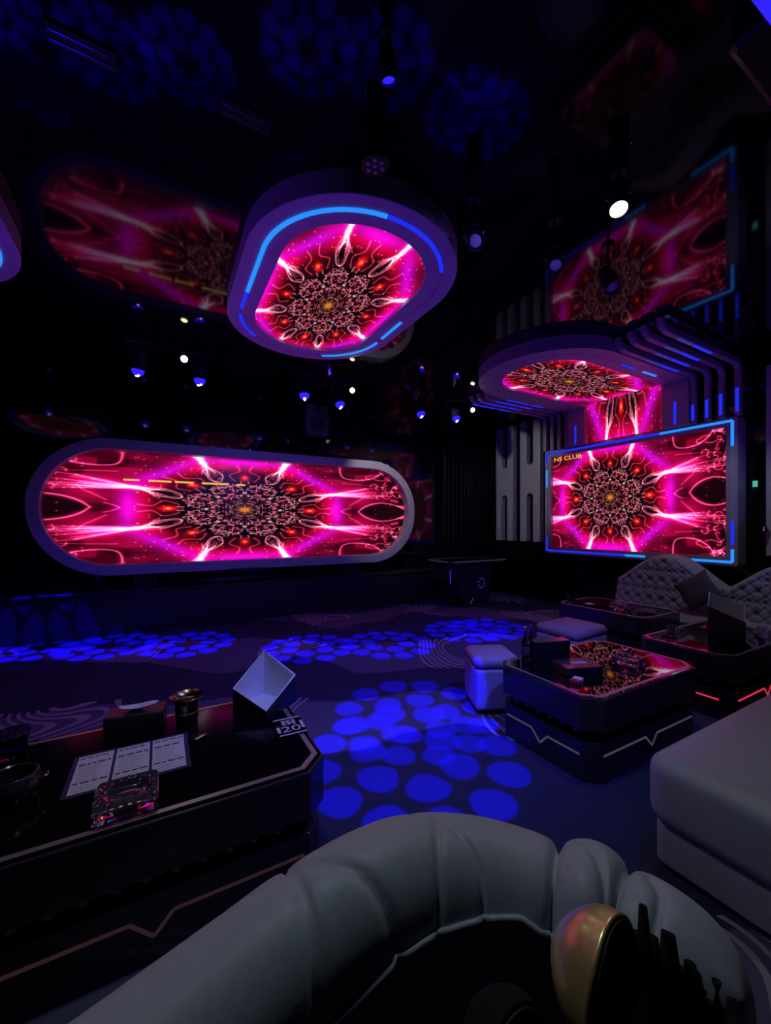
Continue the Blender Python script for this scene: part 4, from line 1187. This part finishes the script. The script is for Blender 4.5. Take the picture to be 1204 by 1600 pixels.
# table number card
nc = empty('table_number_card', (.555, 1.955, TZ), math.radians(-3))
MB().cbox(-.068, .068, -.090, .090, 0, .006, .001).build('card', M['smoke_glass'], nc)
FM = Matrix.Translation((0, 0, .0065))
letters('20', .078, FM @ Matrix.Translation((-.002, -.058, 0)), M['paper'], nc, 'numeral', 1.25, .0004, center=True)
for (x0, x1, y0, y1) in ((-.066, .066, -.088, -.078), (-.066, .066, .072, .082), (-.066, -.052, -.055, .0), (.052, .066, -.045, .03)):
    MB().box(x0, x1, y0, y1, .0062, .007).build('border', M['paper'], nc)
lg = MB()
for k in range(3):
    for j in range(3):
        lg.M = Matrix.Translation((-.024+.024*k, .018+.017*j, .0062)) @ Matrix.Rotation(.35 if (k+j) % 2 else -.35, 4, 'Z'); lg.box(-.010, .010, -.005, .005, 0, .0006)
lg.build('emblem', M['paper'], nc)
tag(nc, 'clear card with the table number 20 near the chamfered table corner', 'sign')

# tissue box with tissue
tb = empty('tissue_box', (-.105, 2.325, TZ), math.radians(-8))
MB().cbox(-.125, .125, -.06, .06, 0, .085, .004).build('box', M['satin_black'], tb)
P = []
for i in range(7):
    row = []
    for j in range(14):
        a = 2*math.pi*j/14; f = i/6; r = (.012+.045*f)*(1+.25*math.sin(3*a+f*2)); row.append((r*1.4*math.cos(a), r*.5*math.sin(a), .085+.022*f+.008*math.sin(2*a+1)*f))
    P.append(row)
ts = grid_mesh('tissue', np.array(P), M['tissue'], tb, close_u=True); ts.modifiers.new('shell', 'SOLIDIFY').thickness = .002
tag(tb, 'black tissue box with white tissue on the lower left table', 'tissue box')
# gold tumbler
gc = empty('gold_tumbler', (.115, 2.265, TZ))
MB().lathe([(.045, 0), (.050, .004), (.053, .05), (.056, .095), (.062, .115), (.080, .130), (.078, .133), (.058, .117), (.052, .095), (.047, .008), (.005, .006)], 28).build('cup', M['gold_dim'], gc, smooth=True, auto=45)
MB().lathe([(.0515, .05), (.0545, .052), (.0545, .056), (.0515, .058)], 28).build('band', M['gold'], gc, smooth=True)
tag(gc, 'gold tumbler with flared rim next to the slanted cube bucket', 'cup')
lt = empty('lighter', (.155, 2.045, TZ), .5); MB().cbox(-.028, .028, -.009, .009, 0, .014, .002).build('body', M['chrome'], lt); MB().cbox(.028, .040, -.008, .008, .001, .013, .002).build('cap', M['satin_black'], lt)
tag(lt, 'small chrome lighter beside the right end of the menu', 'lighter')
def tumbler(c, r, h, mt, label, group=None, nm='glass_tumbler', tilt=0):
    t = empty(nm, c)
    MB().lathe([(r*.78, 0), (r*.84, .004), (r, h), (r-.003, h), (r*.80, .012), (.004, .012)], 24).build('glass', mt, t, smooth=True, auto=45)
    MB().lathe([(r+.0005, h-.003), (r+.0015, h-.001), (r+.0005, h+.001)], 24, caps=False).build('rim', M['chrome'], t, smooth=True)
    tag(t, label, 'glass', group); return t
tumbler((-.565, 2.30, TZ), .065, .10, M['smoke_glass'], 'smoked glass bowl at the left edge on the lower left table')
# dark ice pot, half out of the frame
ip = empty('ice_pot', (-.47, 1.93, TZ))
MB().lathe([(.055, 0), (.070, .01), (.080, .05), (.076, .09), (.070, .095), (.064, .09), (.06, .02), (.01, .015)], 24).build('pot', M['lacquer'], ip, smooth=True, auto=45)
for s in (-1, 1): MB().tube([(s*.078, -.015, .06), (s*.100, -.012, .066), (s*.100, .012, .066), (s*.078, .015, .06)], .004, 6).build('handle', M['chrome'], ip, smooth=True)
tag(ip, 'dark round pot with chrome handles at the left photo edge', 'pot')

# things on the middle table
bx = empty('flat_box', (2.46, 1.73, TZ), math.radians(-20))
MB().cbox(-.13, .13, -.09, .09, 0, .045, .004).build('box', M['satin_black'], bx); MB().cbox(-.132, .132, -.092, .092, .045, .062, .003).build('lid', M['lacquer'], bx)
MB().box(-.04, .07, -.02, .03, .0622, .0628).build('printed_mark', M['faint_ink'], bx)
tag(bx, 'flat dark box lying on the middle table', 'box')
cd = empty('upright_box', (2.50, 1.98, TZ), math.radians(-16))
MB().cbox(-.14, .14, -.045, .045, 0, .14, .004).build('box', M['satin_black'], cd); MB().cbox(-.142, .142, -.047, .047, .14, .15, .003).build('lid', M['lacquer'], cd)
tag(cd, 'upright black box standing behind the flat box on middle table', 'box')
def bottle(c, s, mt, label):
    t = empty('bottle', c)
    MB().lathe([(.030*s, 0), (.034*s, .006), (.034*s, .12), (.028*s, .15), (.013*s, .175), (.012*s, .215)], 20).build('body', mt, t, smooth=True, auto=50)
    MB().lathe([(.014*s, .215), (.016*s, .218), (.016*s, .24), (.012*s, .243)], 16).build('cap', M['chrome'], t, smooth=True, auto=40)
    MB().lathe([(.0345*s, .04), (.035*s, .042), (.035*s, .10), (.0345*s, .102)], 20, caps=False).build('sticker', M['dark_cushion'], t, smooth=True)
    tag(t, label, 'bottle', 'small dark bottles on the middle table')
bottle((2.36, 2.08, TZ), .9, M['smoke_glass'], 'small dark bottle at the left end of the upright box')
bottle((2.44, 2.10, TZ), .9, M['smoke_glass'], 'small dark bottle right behind the upright box')
tumbler((2.70, 2.06, TZ), .04, .11, M['glass'], 'clear glass beside the upright box on the middle table', 'clear glasses')
tumbler((2.77, 2.10, TZ), .035, .10, M['gold_dim'], 'golden glass at the far rim of the middle table')
pk_ = empty('cigarette_pack', (2.30, 1.62, TZ), .3); MB().cbox(-.045, .045, -.028, .028, 0, .022, .002).build('pack', M['paper'], pk_); MB().box(-.046, -.01, -.029, .029, .001, .0225).build('flap', M['red_box'], pk_)
tag(pk_, 'small white and red packet at the near left rim of middle table', 'packet')

# things on the right edge table and on the table by the sofa
tumbler((3.98, 1.86, TZ), .04, .10, M['glass'], 'clear glass left of the slanted bucket on the right edge table', 'clear glasses')
tumbler((4.10, 1.93, TZ), .04, .10, M['smoke_glass'], 'smoked glass behind the slanted bucket on the right edge table')
tumbler((4.66, 1.46, TZ), .04, .09, M['glass'], 'clear glass glinting blue at the right photo edge', 'clear glasses')
rp = empty('red_tray', (4.66, 1.80, TZ), .1); MB().cbox(-.15, .15, -.09, .09, 0, .018, .004).build('tray', M['red_box'], rp)
for k in range(2): MB().cbox(-.11+.12*k, -.02+.12*k, -.05, .05, .018, .05, .004).build('packet', M['gold_dim'], rp)
tag(rp, 'red tray with packets on the right edge table', 'tray')
tumbler((4.63, 3.34, TZ), .05, .09, M['smoke_glass'], 'smoked glass at the far corner of the table before the sofa')
tp = empty('paper_slip', (4.72, 3.15, TZ), .2); MB().cbox(-.05, .05, -.04, .04, 0, .003, .001).build('slip', M['paper'], tp); tag(tp, 'small white slip on the table before the tufted sofa', 'paper')
bt_ = empty('folded_menu', (4.86, 2.52, TZ), .5); MB().cbox(-.11, .11, -.07, .07, 0, .02, .003).build('cover', M['gold_dim'], bt_); MB().cbox(-.105, .105, -.066, .068, .02, .026, .001).build('pages', M['dark_cushion'], bt_)
tag(bt_, 'brownish folded menu at the near end of the sofa table', 'menu')

# ------------------------------------------------------------------ console by the stage
cn = empty('console_stand', (5.08, 5.86, 0))
MB().prism(chamfer_rect(.70, .36, .08), .795, .845).build('top', M['lacquer'], cn, bevel=.006)
tr = MB(); tr.rprism(chamfer_rect(.703, .363, .081), chamfer_rect(.68, .34, .075), .845, .85); tr.build('metal_trim', M['steel_trim'], cn)
MB().cbox(-.62, -.30, -.28, .28, .50, .795, .02).build('side_box', M['lacquer'], cn)
mb = MB(); mb.add([(-.42, -.24, .30), (.30, -.24, .30), (.30, .24, .30), (-.42, .24, .30), (-.36, -.26, .795), (.40, -.26, .795), (.40, .26, .795), (-.36, .26, .795)], [(0, 3, 2, 1), (4, 5, 6, 7), (0, 1, 5, 4), (1, 2, 6, 5), (2, 3, 7, 6), (3, 0, 4, 7)]); mb.build('body', M['lacquer'], cn, bevel=.01)
mb = MB(); mb.add([(-.24, -.20, .02), (.38, -.20, .02), (.38, .20, .02), (-.24, .20, .02), (-.42, -.24, .30), (.30, -.24, .30), (.30, .24, .30), (-.42, .24, .30)], [(0, 3, 2, 1), (4, 5, 6, 7), (0, 1, 5, 4), (1, 2, 6, 5), (2, 3, 7, 6), (3, 0, 4, 7)]); mb.build('pedestal', M['lacquer'], cn, bevel=.01)
MB().cbox(-.34, .46, -.26, .26, 0, .03, .006).build('foot_plate', M['satin_black'], cn)
for (p0, p1) in (((-.62, -.362), (.62, -.362)), ((-.702, -.28), (-.702, .28))):
    mb = MB(); ribbon(mb, [p0, p1], .010, .838, .847); mb.build('edge_sheen_glow', M['led_white_dim'], cn)  # faint glow stands in for light caught by the steel edge
MB().box(-.625, -.62, -.26, -.25, .46, .70).build('light_line', M['led_blue'], cn)
mb = MB(); mb.M = frameM((0, -.262, 0), (1, 0, 0), (0, 0, 1), (0, -1, 0)); ribbon(mb, [(-.17, .06), (-.10, .16)], .014, 0, .004); mb.build('light_line', M['led_white_dim'], cn)
for k in range(9):
    a = math.radians(40*k); mb = MB(); mb.M = frameM((.10+.07*math.cos(a), -.268, .42+.09*math.sin(a)), (1, 0, 0), (0, 0, 1), (0, -1, 0)); mb.lathe([(.012, 0), (.008, .006)], 8); mb.build('light_dot', M['led_white_dim'] if k % 2 else M['led_blue'], cn)
tag(cn, 'black console stand with pale edged top beside the stage', 'console')
